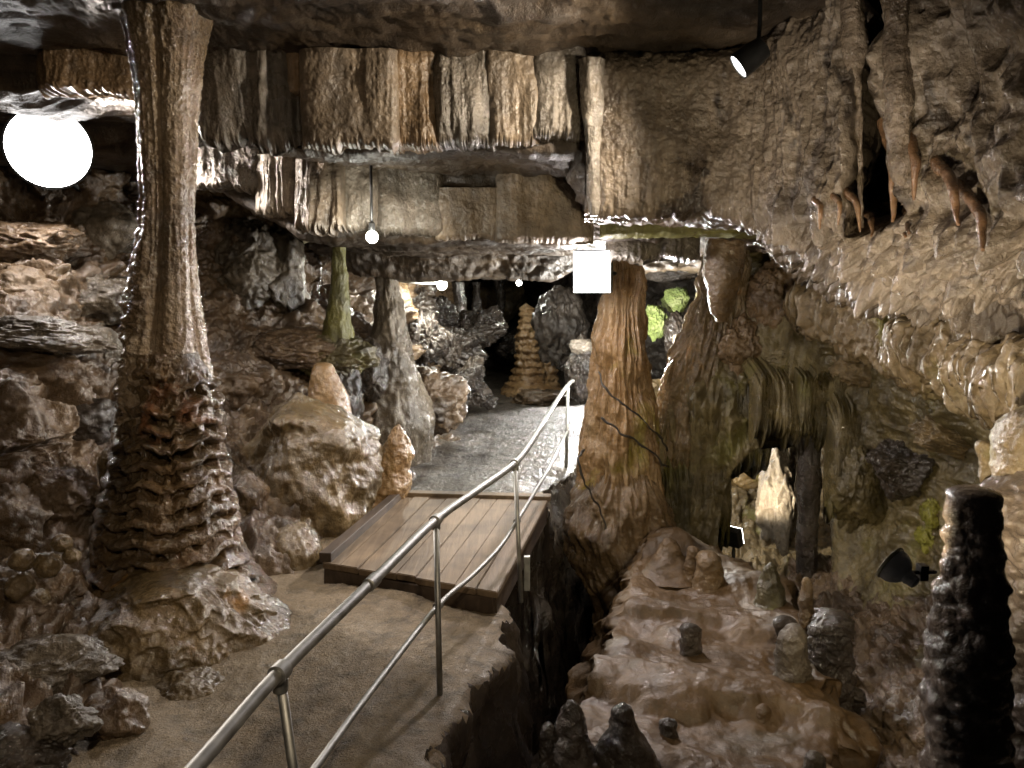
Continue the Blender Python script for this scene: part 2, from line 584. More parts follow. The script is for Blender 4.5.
def woodmat(name, dark, light):
    m = bpy.data.materials.new(name); m.use_nodes = True
    nt = m.node_tree; b = nt.nodes['Principled BSDF']; L = nt.links.new
    tc = nd(nt, 'ShaderNodeTexCoord'); mp = nd(nt, 'ShaderNodeMapping')
    mp.inputs['Rotation'].default_value = (0, 0, math.radians(-8)); mp.inputs['Scale'].default_value = (14, 1.0, 6)
    L(tc.outputs['Object'], mp.inputs[0])
    n = nd(nt, 'ShaderNodeTexNoise'); n.inputs['Scale'].default_value = 2.2; n.inputs['Detail'].default_value = 9; n.inputs['Roughness'].default_value = .65
    L(mp.outputs[0], n.inputs['Vector'])
    r = nd(nt, 'ShaderNodeValToRGB')
    r.color_ramp.elements[0].position = 0.3; r.color_ramp.elements[0].color = (*dark, 1)
    r.color_ramp.elements[1].position = 0.7; r.color_ramp.elements[1].color = (*light, 1)
    L(n.outputs['Fac'], r.inputs[0])
    n2 = nd(nt, 'ShaderNodeTexNoise'); n2.inputs['Scale'].default_value = 2.5; n2.inputs['Detail'].default_value = 8
    L(tc.outputs['Object'], n2.inputs['Vector'])
    r2 = nd(nt, 'ShaderNodeValToRGB')
    r2.color_ramp.elements[0].position = .35; r2.color_ramp.elements[0].color = (.45, .42, .38, 1)
    r2.color_ramp.elements[1].position = .6; r2.color_ramp.elements[1].color = (1, 1, 1, 1)
    L(n2.outputs['Fac'], r2.inputs[0])
    mx = nd(nt, 'ShaderNodeMix', data_type='RGBA', blend_type='MULTIPLY'); mx.inputs[0].default_value = 1
    L(r.outputs[0], mx.inputs[6]); L(r2.outputs[0], mx.inputs[7]); L(mx.outputs[2], b.inputs['Base Color'])
    b.inputs['Roughness'].default_value = 0.6
    bp = nd(nt, 'ShaderNodeBump'); bp.inputs['Strength'].default_value = .6; bp.inputs['Distance'].default_value = 0.01
    L(n.outputs['Fac'], bp.inputs['Height']); L(bp.outputs[0], b.inputs['Normal'])
    return m


M = {}
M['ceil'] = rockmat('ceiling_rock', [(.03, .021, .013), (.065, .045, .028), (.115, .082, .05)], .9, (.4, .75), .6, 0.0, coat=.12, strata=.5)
M['rock'] = rockmat('brown_rock', [(.045, .03, .018), (.125, .08, .043), (.225, .155, .09)], 1.0, (.22, .6), .7, .2, coat=.3)
M['greyrock'] = rockmat('grey_rock', [(.05, .04, .03), (.13, .105, .075), (.24, .20, .15)], 1.0, (.2, .55), .7, .2, coat=.3)
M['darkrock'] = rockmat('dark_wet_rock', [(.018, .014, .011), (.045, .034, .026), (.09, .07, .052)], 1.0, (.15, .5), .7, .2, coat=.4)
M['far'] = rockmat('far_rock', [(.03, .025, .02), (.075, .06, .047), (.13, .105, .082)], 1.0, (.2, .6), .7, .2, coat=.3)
M['drape'] = rockmat('grey_tan_drapery', [(.12, .095, .07), (.24, .185, .13), (.34, .26, .175)], .9, (.3, .6), .5, .45, coat=.2)
M['drapeo'] = rockmat('orange_drapery', [(.14, .095, .055), (.28, .185, .10), (.37, .25, .14)], .9, (.3, .6), .5, .5, coat=.2)
M['drapeg'] = rockmat('grey_drapery', [(.085, .072, .058), (.17, .145, .115), (.26, .22, .175)], .9, (.2, .5), .6, .5, coat=.35)
M['white'] = rockmat('pale_flowstone', [(.20, .165, .13), (.34, .29, .23), (.44, .38, .31)], .9, (.25, .5), .6, .4, coat=.3)
M['col'] = rockmat('column_stone', [(.12, .085, .052), (.24, .17, .10), (.33, .25, .16)], 1.0, (.14, .4), .7, .22, coat=.5, fine=90)
M['terrace'] = rockmat('terraced_flowstone', [(.055, .036, .018), (.13, .083, .038), (.19, .115, .055)], 1.1, (.12, .4), .6, .25, coat=.5, patch=(.16, .065, .026), patch_t=(.58, .7), patch_s=2.2, fine=80)
M['apron'] = rockmat('tan_flowstone', [(.08, .055, .025), (.165, .115, .053), (.24, .17, .088)], 1.0, (.12, .5), .6, .15, coat=.45, patch=(.30, .15, .03), patch_t=(.66, .74), patch_s=1.6)
M['orange'] = rockmat('orange_flowstone', [(.22, .125, .052), (.36, .225, .105), (.46, .32, .18)], 1.1, (.2, .5), .5, .1, coat=.35, patch=(.26, .21, .05), patch_t=(.60, .72), patch_s=1.5)
M['trunk'] = rockmat('brown_flowstone', [(.09, .058, .03), (.18, .118, .06), (.25, .165, .085)], 1.1, (.18, .5), .5, .1, coat=.35)
M['mound'] = rockmat('mud_flowstone', [(.06, .034, .012), (.115, .067, .026), (.165, .10, .044)], .8, (.45, .85), .35, .0, coat=.08, patch=(.10, .085, .055), patch_t=(.6, .75))
M['green'] = rockmat('green_flowstone', [(.05, .042, .022), (.12, .098, .042), (.19, .15, .065)], 1.0, (.3, .6), .55, .45, coat=.25, patch=(.15, .14, .03), patch_t=(.55, .68), patch_s=1.8)
M['wallr'] = rockmat('olive_brown_flowstone', [(.07, .055, .024), (.18, .14, .06), (.28, .225, .11)], 1.0, (.25, .6), .6, .35, coat=.3, patch=(.15, .135, .035), patch_t=(.57, .7), patch_s=1.4)
M['algae'] = rockmat('algae_rock', [(.09, .085, .03), (.18, .17, .04), (.24, .23, .08)], 1.4, (.35, .7), .6, .3, coat=.15)
M['ledge'] = rockmat('tan_ledge_flowstone', [(.17, .125, .07), (.34, .25, .145), (.46, .36, .23)], 1.1, (.25, .6), .55, .3, coat=.25, patch=(.22, .20, .06), patch_t=(.6, .72))
M['algae2'] = rockmat('vivid_algae', [(.10, .09, .02), (.26, .25, .03), (.36, .35, .06)], 1.8, (.4, .7), .7, .2, coat=.1)
M['ochre'] = rockmat('ochre_flowstone', [(.12, .085, .042), (.26, .185, .09), (.36, .265, .14)], 1.1, (.25, .6), .6, .45, coat=.25, patch=(.20, .185, .05), patch_t=(.6, .72))
M['pop'] = rockmat('cave_popcorn_stone', [(.10, .072, .048), (.22, .165, .115), (.32, .25, .185)], 1.1, (.15, .5), .8, .2, coat=.45)
M['over'] = rockmat('overhang_stone', [(.085, .063, .045), (.21, .162, .115), (.34, .27, .20)], .8, (.2, .55), .6, .3, coat=.3, patch=(.035, .025, .017), patch_t=(.57, .66), patch_s=3.2)  # dark noise patches stand in for shaded holes between the popcorn lumps
M['finger'] = rockmat('russet_stone', [(.13, .07, .035), (.24, .13, .065), (.32, .19, .10)], 1.2, (.15, .4), .5, .3, coat=.5)
M['black'] = rockmat('black_stalagmite_stone', [(.055, .042, .033), (.14, .107, .083), (.23, .18, .142)], 1.2, (.15, .45), .45, .1, coat=.45)
M['gravel'] = rockmat('gravel', [(.17, .13, .08), (.31, .235, .145), (.40, .31, .20)], 4.0, (.7, 1.0), 1.0, .0, coat=.03, fine=130)
M['moss'] = rockmat('moss', [(.10, .14, .03), (.25, .32, .08), (.42, .46, .20)], 3.0, (.6, .9), 1.0, .0, coat=.0, fine=90)
M['wood'] = woodmat('weathered_deck_wood', (.12, .082, .048), (.20, .145, .09))
M['wetgravel'] = rockmat('wet_grey_gravel', [(.04, .033, .025), (.10, .083, .062), (.17, .142, .108)], 3.0, (.42, .72), 1.0, .0, coat=.22, fine=110)
M['wood2'] = woodmat('dark_beam_wood', (.035, .022, .014), (.09, .06, .038))
M['steel'] = metal('galvanised_steel', (.42, .42, .40), .5)
M['lampblack'] = metal('black_lamp_metal', (.02, .02, .02), .4, .3)
M['lampgrey'] = metal('grey_lamp_plastic', (.75, .75, .74), .45, .0)
M['cable'] = metal('dark_cable_rubber', (.03, .025, .02), .5, 0)
M['plate'] = metal('yellowed_plate', (.45, .42, .28), .5, 0)
M['e_flood'] = emit('flood_lamp_glass', (1, .97, .95), 14)
M['e_square'] = emit('square_lamp_glass', (1, .97, .99), 14)
M['e_bulb'] = emit('bulb_glass', (1, 1, .90), 25)
M['e_spot'] = emit('spot_lamp_glass', (1, .98, .95), 12)

#SCENE
# ================================================================== SETTING
def ctrl_px(cols, rows):
    """rows: list of (list of py or scalar, list of depth)"""
    out = []
    for ys, ds in rows:
        ys = [ys] * len(cols) if np.isscalar(ys) else ys
        out.append([P(x, y, d) for x, y, d in zip(cols, ys, ds)])
    return np.array(out)


# ---- ceiling: three soffits stepping down into the cave
st = [(-9, 3.76, 3.4, 3.2), (-3.1, 3.76, 3.45, 3.2), (-2.5, 3.55, 3.0, 2.75), (-1.9, 3.34, 2.72, 2.4), (-1, 3.32, 2.67, 2.36), (.55, 3.32, 2.67, 2.36), (.8, 2.88, 2.70, 2.5), (3, 2.88, 2.70, 2.45), (7, 2.8, 2.6, 2.4)]
prof_y = [-3.5, 2, 6.46, 6.5, 6.54, 7.58, 7.62, 7.66, 9.9, 9.95, 10, 13, 30]
ctrl = []
for k, y in enumerate(prof_y):
    row = []
    for x, a, b, c in st:
        z = [4.25, 4.1, 4.02, (4 + a) / 2, a, a - .02, (a + b) / 2, b, b - .02, (b + c) / 2, c, c + .18, c + .4][k]
        row.append((x, y, z))
    ctrl.append(row)
ctrl = np.array(ctrl)


def resample_rows(ctrl, counts):
    rows = []
    for k in range(len(ctrl) - 1):
        for q in np.linspace(0, 1, counts[k], endpoint=False):
            rows.append(ctrl[k] * (1 - q) + ctrl[k + 1] * q)
    rows.append(ctrl[-1])
    return np.array(rows)


ctrl = resample_rows(ctrl, [24, 90, 6, 6, 60, 8, 8, 60, 8, 8, 50, 40])


def d_ceil(p, n, u, v):
    q = p * A3(.8, .8, 2.5)
    a, b, h = worley(p * A3(.9, .9, 1.2) + .3 * fbm(p * 1.5, 2)[..., None])
    return .06 * fbm(q * 1.1, 4) + .07 * (h - .5) * sstep(0, .1, b - a) + .03 * ridged(p * A3(2, 5, 4), 4) + .012 * fbm(p * 17, 2)


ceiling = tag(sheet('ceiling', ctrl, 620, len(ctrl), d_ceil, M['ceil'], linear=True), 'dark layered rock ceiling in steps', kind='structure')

# ---- left slope
cols = [-330, -60, 60, 150, 230, 310, 390, 450]
rows = [(100, [7.2, 7.9, 8.4, 9.2, 10, 11, 13, 18]),
        (210, [6.6, 7.4, 8.0, 9.0, 9.7, 10.6, 12.6, 18]),
        (270, [6.2, 7.0, 7.5, 8.7, 9.5, 10.3, 12.2, 18]),
        (340, [5.6, 6.2, 7, 8.2, 9.0, 9.8, 11.4, 17]),
        (400, [5, 5.6, 6.4, 7.3, 8.2, 9.0, 10.6, 14.5]),
        (470, [4.7, 5.4, 6.1, 6.6, 7.2, 8.0, 9.4, 10.8]),
        (560, [4.2, 4.9, 5.5, 5.8, 6.1, 6.5, 7.3, 8]),
        (640, [3.5, 4.2, 4.6, 5.0, 5.05, 5.8, 6.0, 6.5]),
        (768, [2.7, 3.25, 3.5, 3.75, 4.2, 4.5, 4.8, 5.2]),
        (980, [2.4, 2.7, 2.8, 2.9, 3.0, 3.2, 3.4, 3.6])]
wall_left = tag(sheet('wall_left', ctrl_px(cols, rows), 520, 520, d_rock(1.0), M['rock']), 'rubble slope of brown rock along the left of the path', kind='structure')

# ---- back of the cave
cols = [330, 400, 450, 500, 560, 620, 690, 780]
rows = [(190, [13.5, 16, 22, 27, 24, 20, 18, 15]), (260, [13, 16, 22, 27, 24, 20, 18, 15]), (320, [12, 15, 22, 27, 23, 19, 17, 14]), (370, [11.5, 14, 20, 24, 21, 18, 16, 13]), (430, [11, 13, 18, 21, 18, 16, 14, 12])]
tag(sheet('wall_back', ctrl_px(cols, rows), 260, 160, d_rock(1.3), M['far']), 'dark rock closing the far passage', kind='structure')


# ---- right wall with the arched opening
def arch(px, py):
    pts = np.array([(716, 600), (718, 545), (722, 505), (734, 470), (752, 452), (775, 440), (798, 424), (820, 424), (834, 440), (838, 475), (836, 520), (838, 560), (838, 606)], float)
    x, y = px, py
    ins = np.zeros(px.shape, bool)
    j = len(pts) - 1
    for i in range(len(pts)):
        a, b = pts[i], pts[j]
        c = ((a[1] > y) != (b[1] > y)) & (x < (b[0] - a[0]) * (y - a[1]) / (b[1] - a[1] + 1e-9) + a[0])
        ins ^= c
        j = i
    return ins | ((px < 712 - (py - 236) * .26) & (py < 440) & (py > 225))


cols = [610, 670, 730, 790, 850, 910, 970, 1050, 1250]
rows = [(205, [10.5, 10.2, 9.9, 9.6, 9.3, 8.4, 7.4, 6.2, 4.4]),
        (270, [10, 9.6, 9.4, 9.1, 8.6, 7.9, 7.0, 5.8, 4.2]),
        (330, [9.9, 9.3, 9.0, 8.6, 8.1, 7.4, 6.6, 5.5, 4.0]),
        (390, [9.6, 9.1, 8.8, 8.5, 8.0, 7.3, 6.5, 5.4, 4.0]),
        (450, [9.3, 8.9, 8.6, 8.3, 7.9, 7.2, 6.4, 5.3, 3.9]),
        (510, [9.0, 8.7, 8.4, 8.2, 7.8, 7.1, 6.3, 5.2, 3.8]),
        (570, [8.8, 8.5, 8.2, 8.0, 7.5, 6.8, 6.1, 5.0, 3.7]),
        (640, [8.6, 8.3, 8.0, 7.6, 6.9, 6.3, 5.6, 4.7, 3.5]),
        (720, [8.3, 8.0, 7.5, 6.8, 6.1, 5.6, 5.0, 4.2, 3.2]),
        (840, [8.0, 7.5, 6.8, 6.0, 5.3, 4.8, 4.3, 3.7, 2.8]),
        (1000, [7, 6.6, 5.9, 5.2, 4.6, 4.2, 3.8, 3.2, 2.4])]


def d_rw(p, n, u, v):
    px, py = proj(p)
    # big rounded flowstone lobes above, hanging fringes at y~430, bedded rock to the right
    a, b, h = worley(p * A3(1.5, 1.5, 1.0) + .2 * fbm(p * 2, 2)[..., None])
    a4, b4, h4 = worley(p * A3(3.4, 3.4, 2.2) + 5)
    lobes = (.34 * (1 - a * 1.1) + .10 * (1 - a4)) * sstep(470, 400, py)
    fr = ridged(p * A3(4.0, 4.0, .35), 2) * .06 + ridged(p * A3(10, 10, 1.0), 2) * .032
    fz = np.exp(-((py - 440 - .05 * (px - 700)) / 75) ** 2) * sstep(880, 820, px)
    left = sstep(760, 700, px)
    bed = .05 * ridged(p * A3(1.0, 1.0, 3.6) + .3 * fbm(p * 1.5, 2)[..., None], 4) * sstep(830, 930, px)
    low = sstep(520, 640, py) * sstep(800, 850, px)
    a2, b2, h2 = worley(p * A3(2.2, 2.2, 3.0))
    return lobes + fr * np.clip(fz + left * .35, 0.1, 1) + .10 * fz * np.cos(np.clip((py - 440) / 60, -1, 1) * 1.57) + bed + .10 * (h2 - .5) * sstep(0, .12, b2 - a2) * np.clip(sstep(830, 930, px) * .6 + low, 0, 1) + .07 * fbm(p * 1.8, 3) + .014 * fbm(p * 13, 3)


wall_right = tag(sheet('wall_right', ctrl_px(cols, rows), 560, 560, d_rw, M['wallr'], hole=arch, reveal=.3), 'olive brown flowstone wall with an arched opening', kind='structure')

cols = [790, 830, 880, 930, 990, 1060, 1200]
rows = [(560, [8.3, 8.0, 7.6, 7.1, 6.4, 5.6, 4.6]), (600, [7.8, 7.4, 7.0, 6.5, 5.9, 5.2, 4.2]), (650, [7.2, 6.7, 6.2, 5.8, 5.3, 4.7, 3.9]), (710, [6.5, 6.0, 5.5, 5.1, 4.7, 4.2, 3.5]), (780, [5.8, 5.3, 4.9, 4.5, 4.2, 3.8, 3.1]), (900, [4.8, 4.4, 4.0, 3.7, 3.4, 3.1, 2.6]), (1050, [4, 3.7, 3.3, 3.0, 2.8, 2.6, 2.2])]
tag(sheet('floor_lower', ctrl_px(cols, rows), 260, 260, d_rock(.55), M['rock']), 'dark brown stony ground falling away below the right wall', kind='structure')

# ---- lit chamber behind the arch
cols = [600, 690, 750, 800, 850, 950]
rows = [(380, [11.5, 12.0, 12.3, 12.2, 11.8, 10]), (440, [11.3, 12.2, 12.6, 12.4, 12.0, 10]), (500, [11, 11.6, 12.0, 12.0, 11.4, 9.6]), (550, [10.0, 10.6, 10.8, 10.8, 10.4, 9.2]), (580, [8.8, 9.1, 9.2, 9.2, 9.0, 8.4]), (640, [7.8, 7.8, 7.8, 7.8, 7.7, 7.5])]
tag(sheet('wall_chamber', ctrl_px(cols, rows), 240, 200, d_rock(.7), M['ochre']), 'ochre rock of the lit chamber behind the arch', kind='structure')


# ---- walked ground: gravel path with a sheer right edge, and the chasm bed
def poly_sd(x, y, pts):
    """signed distance, negative inside"""
    pts = np.array(pts, float)
    d = np.full(x.shape, 1e9); ins = np.zeros(x.shape, bool)
    for i in range(len(pts)):
        a, b = pts[i - 1], pts[i]
        e = b - a
        t = np.clip(((x - a[0]) * e[0] + (y - a[1]) * e[1]) / (e @ e), 0, 1)
        d = np.minimum(d, np.hypot(x - a[0] - t * e[0], y - a[1] - t * e[1]))
        ins ^= ((a[1] > y) != (b[1] > y)) & (x < e[0] * (y - a[1]) / (e[1] + 1e-9) + a[0])
    return np.where(ins, -d, d)


def terrain(name, x0, x1, y0, y1, nu, nv, zf, mat, vec=None):
    X, Y = np.meshgrid(np.linspace(x0, x1, nu), np.linspace(y0, y1, nv))
    Z = zf(X, Y)
    G = np.stack([X, Y, Z], -1)
    if vec: G = vec(G)
    return mesh_obj(name, G.reshape(-1, 3), gridq(nv, nu), mat)


path_poly = [(-5, .5), (-.75, .5), (-.62, 2), (-.36, 3.68), (-.02, 5.0), (-.02, 5.5), (-.25, 5.75), (-.30, 7.3), (.25, 7.75), (.42, 8.8), (.80, 9.7), (1.25, 11), (2.4, 14), (3.0, 18), (3, 27.5), (-5, 27.5)]


def path_z(X, Y):
    p = np.stack([X, Y, 0 * X], -1)
    sd = poly_sd(X, Y, path_poly) + .035 * fbm(p * 2.3, 3) + .02 * noise(p * 9)
    top = .035 * fbm(p * 1.1, 3) + .006 * fbm(p * 9, 2) + .010 * noise(p * 23) - .04 * sstep(-.5, 0, sd)
    return top - 2.9 * sstep(0, .42, sd) - .25 * sstep(-.06, .08, sd)


def cliffvec(amp):
    def f(G):
        s = np.gradient(G[..., 2], axis=1) / (np.gradient(G[..., 0], axis=1) + 1e-9)
        w = sstep(.4, 2.0, np.abs(s))[..., None]
        a, b, h = worley(G * A3(2, 2, 3))
        o = np.stack([fbm(G * 2.2, 4), fbm(G * 2.2 + 9, 4), 0 * s], -1) * 1.1 + np.stack([(h - .5) * .9, 0 * h, 0 * h], -1)
        return G + amp * w * o
    return f


floor = tag(terrain('floor', -4.2, 3.2, .6, 27, 420, 760, path_z, M['gravel'], cliffvec(.09)), 'coarse gravel path with a crumbling rock edge', kind='structure')
floor.data.materials.append(M['darkrock'])  # bare rock of the cliff, its unlit shade painted in as darker colour
floor.data.materials.append(M['wetgravel'])
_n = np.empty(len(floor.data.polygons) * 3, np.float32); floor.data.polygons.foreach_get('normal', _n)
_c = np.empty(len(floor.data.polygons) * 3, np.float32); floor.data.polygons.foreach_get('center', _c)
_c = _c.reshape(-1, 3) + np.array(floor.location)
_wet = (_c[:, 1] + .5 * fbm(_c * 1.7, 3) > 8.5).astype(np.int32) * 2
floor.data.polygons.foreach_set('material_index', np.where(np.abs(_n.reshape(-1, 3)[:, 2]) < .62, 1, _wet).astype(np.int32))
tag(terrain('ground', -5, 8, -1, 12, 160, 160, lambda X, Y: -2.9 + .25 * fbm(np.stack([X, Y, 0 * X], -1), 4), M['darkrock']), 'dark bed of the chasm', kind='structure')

# near right bank below the hidden edge of the right wall is closed by wall_right

# ================================================================== MUD FLOWSTONE MOUND (carries the small stalagmites)
mound_poly = [(.10, 3.0), (.13, 4.35), (.20, 4.73), (.47, 5.2), (.67, 5.78), (.98, 6.93), (1.30, 8.0), (1.45, 8.5), (1.95, 8.6), (2.05, 7.6), (2.6, 7.0), (2.42, 6.3), (2.18, 5.2), (1.95, 4.35), (1.8, 3.0)]


def mound_z(X, Y):
    p = np.stack([X, Y, 0 * X], -1)
    sd = poly_sd(X, Y, mound_poly) + .08 * fbm(p * 2.6, 3)
    z = -.52 + .07 * fbm(p * .9 + 3, 3) + .028 * fbm(p * 3.1, 3) + .006 * fbm(p * 11, 3)
    # terraces: benches with little lips
    bx = X * .35 + Y + .25 * fbm(p * 1.4, 3)
    z += .10 * sstep(5.25, 5.45, bx) - .07 * sstep(5.7, 6.0, bx) + .10 * sstep(6.5, 6.7, bx) - .05 * sstep(6.9, 7.2, bx)
    a, b, h = worley(p * 2.4 + .4 * fbm(p * 2, 2)[..., None])
    z += .03 * (1 - a)
    for (x, y, r, hh) in ((1.50, 7.75, .42, .24), (1.72, 7.6, .25, .10), (2.1, 6.9, .3, .10), (.85, 5.75, .22, .10), (1.35, 6.0, .22, .07)):
        z += hh * np.exp(-((X - x) ** 2 + (Y - y) ** 2) / (r * r) * 1.4)
    return z - 2.1 * sstep(0, .4, sd) - .22 * sstep(-.10, .08, sd)


mound = tag(terrain('flowstone_mound', -.15, 3.0, 3.05, 9.0, 420, 560, mound_z, M['mound'], cliffvec(.13)), 'low brown mud flowstone mound with small stalagmites, right of the dark chasm', 'rock mound')


def mz(x, y):
    return float(mound_z(np.array([[x]]), np.array([[y]]))[0, 0])


# ================================================================== BIG LEFT COLUMN
base = P(165, 700, 5.4)
colL = empty('limestone_column', base, 'tall wet column with terraced lower half and smooth upper shaft, left of the railed path', 'column')


def d_shaft(p, n, th, s, r):
    k = .060 * np.abs(np.sin(2.5 * th + .35 + .5 * noise(p * A3(1.5, 1.5, .7)))) ** .6 - .045
    q = np.stack([np.cos(th) * 2, np.sin(th) * 2, p[..., 2] * .35], -1)
    fl = .012 * fbm(q * 1.7 + 2, 2) + .006 * ridged(q * A3(1, 1, 1.8) * 3.0, 1)
    fine = .006 * ridged(p * A3(14, 14, 9), 3) + .006 * fbm(p * 34, 2)
    # lumpy grey skin low on the left side
    lump = sstep(.45, .75, s) * sstep(-.1, .6, -np.cos(th)) * (.05 * fbm(p * 7, 3) + .025 * ridged(p * 15, 2) + .03)
    return k + fl + fine + lump - .02


lathe('shaft', 5.5, [(8, 120, 212), (40, 127, 204), (70, 133, 200), (100, 136, 197), (150, 139, 195), (200, 142, 193), (250, 140, 194), (300, 135, 198), (345, 130, 204), (380, 126, 210), (420, 124, 214)], d_shaft, M['col'], 300, 640, parent=colL, tip=False)


def d_terr(p, n, th, s, r):
    z = p[..., 2]
    q = np.stack([np.cos(th), np.sin(th), 0 * th], -1)
    zz = z + .07 * noise(q * 1.4 + .3) + .03 * noise(q * 3.0 + 4) + .018 * noise(q * 7 + z[..., None] * .5)
    per = .122
    tt = zz / per
    tt = tt + .25 * noise(np.stack([tt * 1.3, 0 * tt, 0 * tt], -1))
    k = np.floor(tt); f = tt - k          # f: 0 bottom of a band, 1 top of its lip
    lip = np.sin(np.pi * np.clip((f - .5) / .5, 0, 1)) ** .7
    rec = sstep(.54, .40, f) * sstep(.0, .14, f)
    qd = np.stack([np.cos(th) * r / .4, np.sin(th) * r / .4, k * 3.7 + f * .15], -1)
    drip = sstep(-.02, .22, noise(qd * 5.5)) + .7 * sstep(.15, .4, noise(qd * 10 + 5))
    drip = np.clip(drip, 0, 1)
    cov = np.clip(.75 + .9 * noise(q * 1.3 + k[..., None] * .63), .15, 1.15)
    amp = sstep(.0, .12, s) * sstep(.88, .66, s) * cov
    w = amp * (0.042 * lip - .12 * rec * (1 - drip) - .010 * rec)
    return w + .05 * fbm(p * 2.2, 3) + .006 * ridged(p * 16, 2) + .004 * fbm(p * 34, 2)


lathe('terraced_base', 5.45, [(352, 136, 198), (375, 128, 206), (400, 121, 215), (440, 119, 222), (470, 115, 227), (500, 106, 231), (540, 103, 238), (570, 98, 250), (600, 88, 270), (630, 74, 284), (665, 58, 292), (710, 45, 296)], d_terr, M['terrace'], 620, 760, parent=colL, tip=False, sm=25)


def d_apron(p, n, th, s, r):
    a, b, h = worley(p * A3(1.6, 1.6, 2.4) + .3 * fbm(p * 2, 2)[..., None])
    return .10 * fbm(p * 1.6, 3) + .13 * (h - .5) * sstep(0, .2, b - a) * sstep(.25, .6, s) + .045 * ridged(p * A3(5, 5, 3), 3) + .010 * fbm(p * 19, 3) + .05 * np.sin(th * 3)


lathe('flowstone_apron', 5.0, [(566, 104, 236), (585, 92, 254), (605, 80, 268), (630, 64, 282), (665, 62, 284), (695, 82, 262), (735, 100, 240), (790, 106, 236), (860, 106, 236)], d_apron, M['apron'], 420, 340, parent=colL, tip=True, ry=.85, sm=15)

# ================================================================== RIGHT COLUMN
colR = empty('orange_column', P(620, 640, 8.5), 'orange fluted column right of the railing, under the bright square lamp', 'column')


def d_colr(p, n, th, s, r):
    q = np.stack([np.cos(th) * 1.6, np.sin(th) * 1.6, p[..., 2] * .55], -1)
    lob = worley(q * A3(2.2, 2.2, .9) + 3)[0]
    return .085 * (1 - lob) + .05 * ridged(q * 3.1 + 7, 1) + .018 * ridged(q * 7 + 1, 2) + .08 * fbm(p * 1.7, 3) + .004 * ridged(p * A3(14, 14, 6), 2) + .005 * fbm(p * 24, 2) - .07


lathe('shaft', 8.5, [(200, 608, 664), (228, 612, 650), (260, 610, 642), (300, 606, 641), (330, 602, 642), (365, 598, 645), (400, 594, 650), (430, 588, 655), (460, 583, 659), (490, 579, 661), (505, 580, 660)], d_colr, M['orange'], 300, 420, parent=colR, tip=False)


def d_skirt(p, n, th, s, r):
    q = np.stack([np.cos(th) * 1.6, np.sin(th) * 1.6, p[..., 2] * .7], -1)
    z = p[..., 2] + .05 * noise(p * 3)
    terr = np.abs(((z / .14) % 1) - .5)
    return .04 * ridged(q * 3.3 + 7, 2) + .05 * terr * sstep(.35, .6, s) + .10 * fbm(p * 1.7, 3) + .006 * ridged(p * 12, 2) + .006 * fbm(p * 24, 2) - .04


lathe('skirt', 8.45, [(468, 588, 652), (485, 577, 662), (505, 570, 668), (525, 562, 676), (560, 572, 680), (600, 588, 690), (640, 594, 680), (700, 596, 676), (800, 596, 676)], d_skirt, M['trunk'], 320, 360, parent=colR, tip=False)

# the brown cascade leaning beside it, rim-lit along its left edge
def d_casc(p, n, th, s, r):
    q = np.stack([np.cos(th) * 2, np.sin(th) * 2, p[..., 2] * .5], -1)
    return .05 * ridged(q * 1.9, 2) + .06 * fbm(p * 2.2, 3) + .018 * ridged(p * A3(9, 9, 4), 3) + .010 * fbm(p * 26, 2)


tag(lathe('flowstone_cascade', 8.9, [(236, 716, 742), (265, 706, 746), (300, 697, 748), (340, 683, 748), (380, 668, 744), (420, 658, 738), (470, 654, 728), (520, 660, 718), (570, 668, 714), (640, 680, 714)], d_casc, M['apron'], 300, 380, tip=False, ry=.6),
    'sloping grey brown flowstone cascade with a bright left edge, right of the orange column', 'flowstone')
tag(lathe('stalactite', 8.0, [(222, 706, 742), (245, 709, 741), (270, 708, 738), (295, 708, 735), (312, 711, 732), (322, 717, 727)][::1], d_soft(.5), M['trunk'], 140, 160, tip=False),
    'thick blunt stalactite hanging against the brown cascade', 'stalactite')

# ================================================================== OVERHANG ON THE RIGHT
cols = [585, 640, 700, 760, 800, 850, 900, 950, 1024, 1130]
D0 = [6.36, 6.28, 6.2, 6.0, 5.6, 5.1, 4.65, 4.25, 3.8, 3.2]
rows = [([50, 50, 50, 36, 0, -60, -80, -100, -120, -150], [d + .25 for d in D0]),
        ([68, 66, 64, 58, 40, 10, 0, -10, -20, -40], D0),
        ([110, 110, 110, 105, 95, 80, 75, 70, 60, 50], D0),
        ([160, 160, 160, 158, 150, 145, 140, 140, 140, 135], D0),
        ([202, 203, 204, 203, 200, 205, 205, 210, 215, 220], [d + .02 for d in D0]),
        ([210, 211, 212, 212, 222, 230, 238, 248, 258, 268], [d + .12 for d in D0]),
        ([212, 214, 216, 218, 238, 260, 274, 286, 296, 304], [d + .55 for d in D0]),
        ([218, 221, 224, 226, 246, 280, 292, 303, 312, 322], [d + 1.5 for d in D0]),
        ([240, 240, 240, 240, 256, 284, 296, 305, 314, 325], [d + 2.6 for d in D0])]


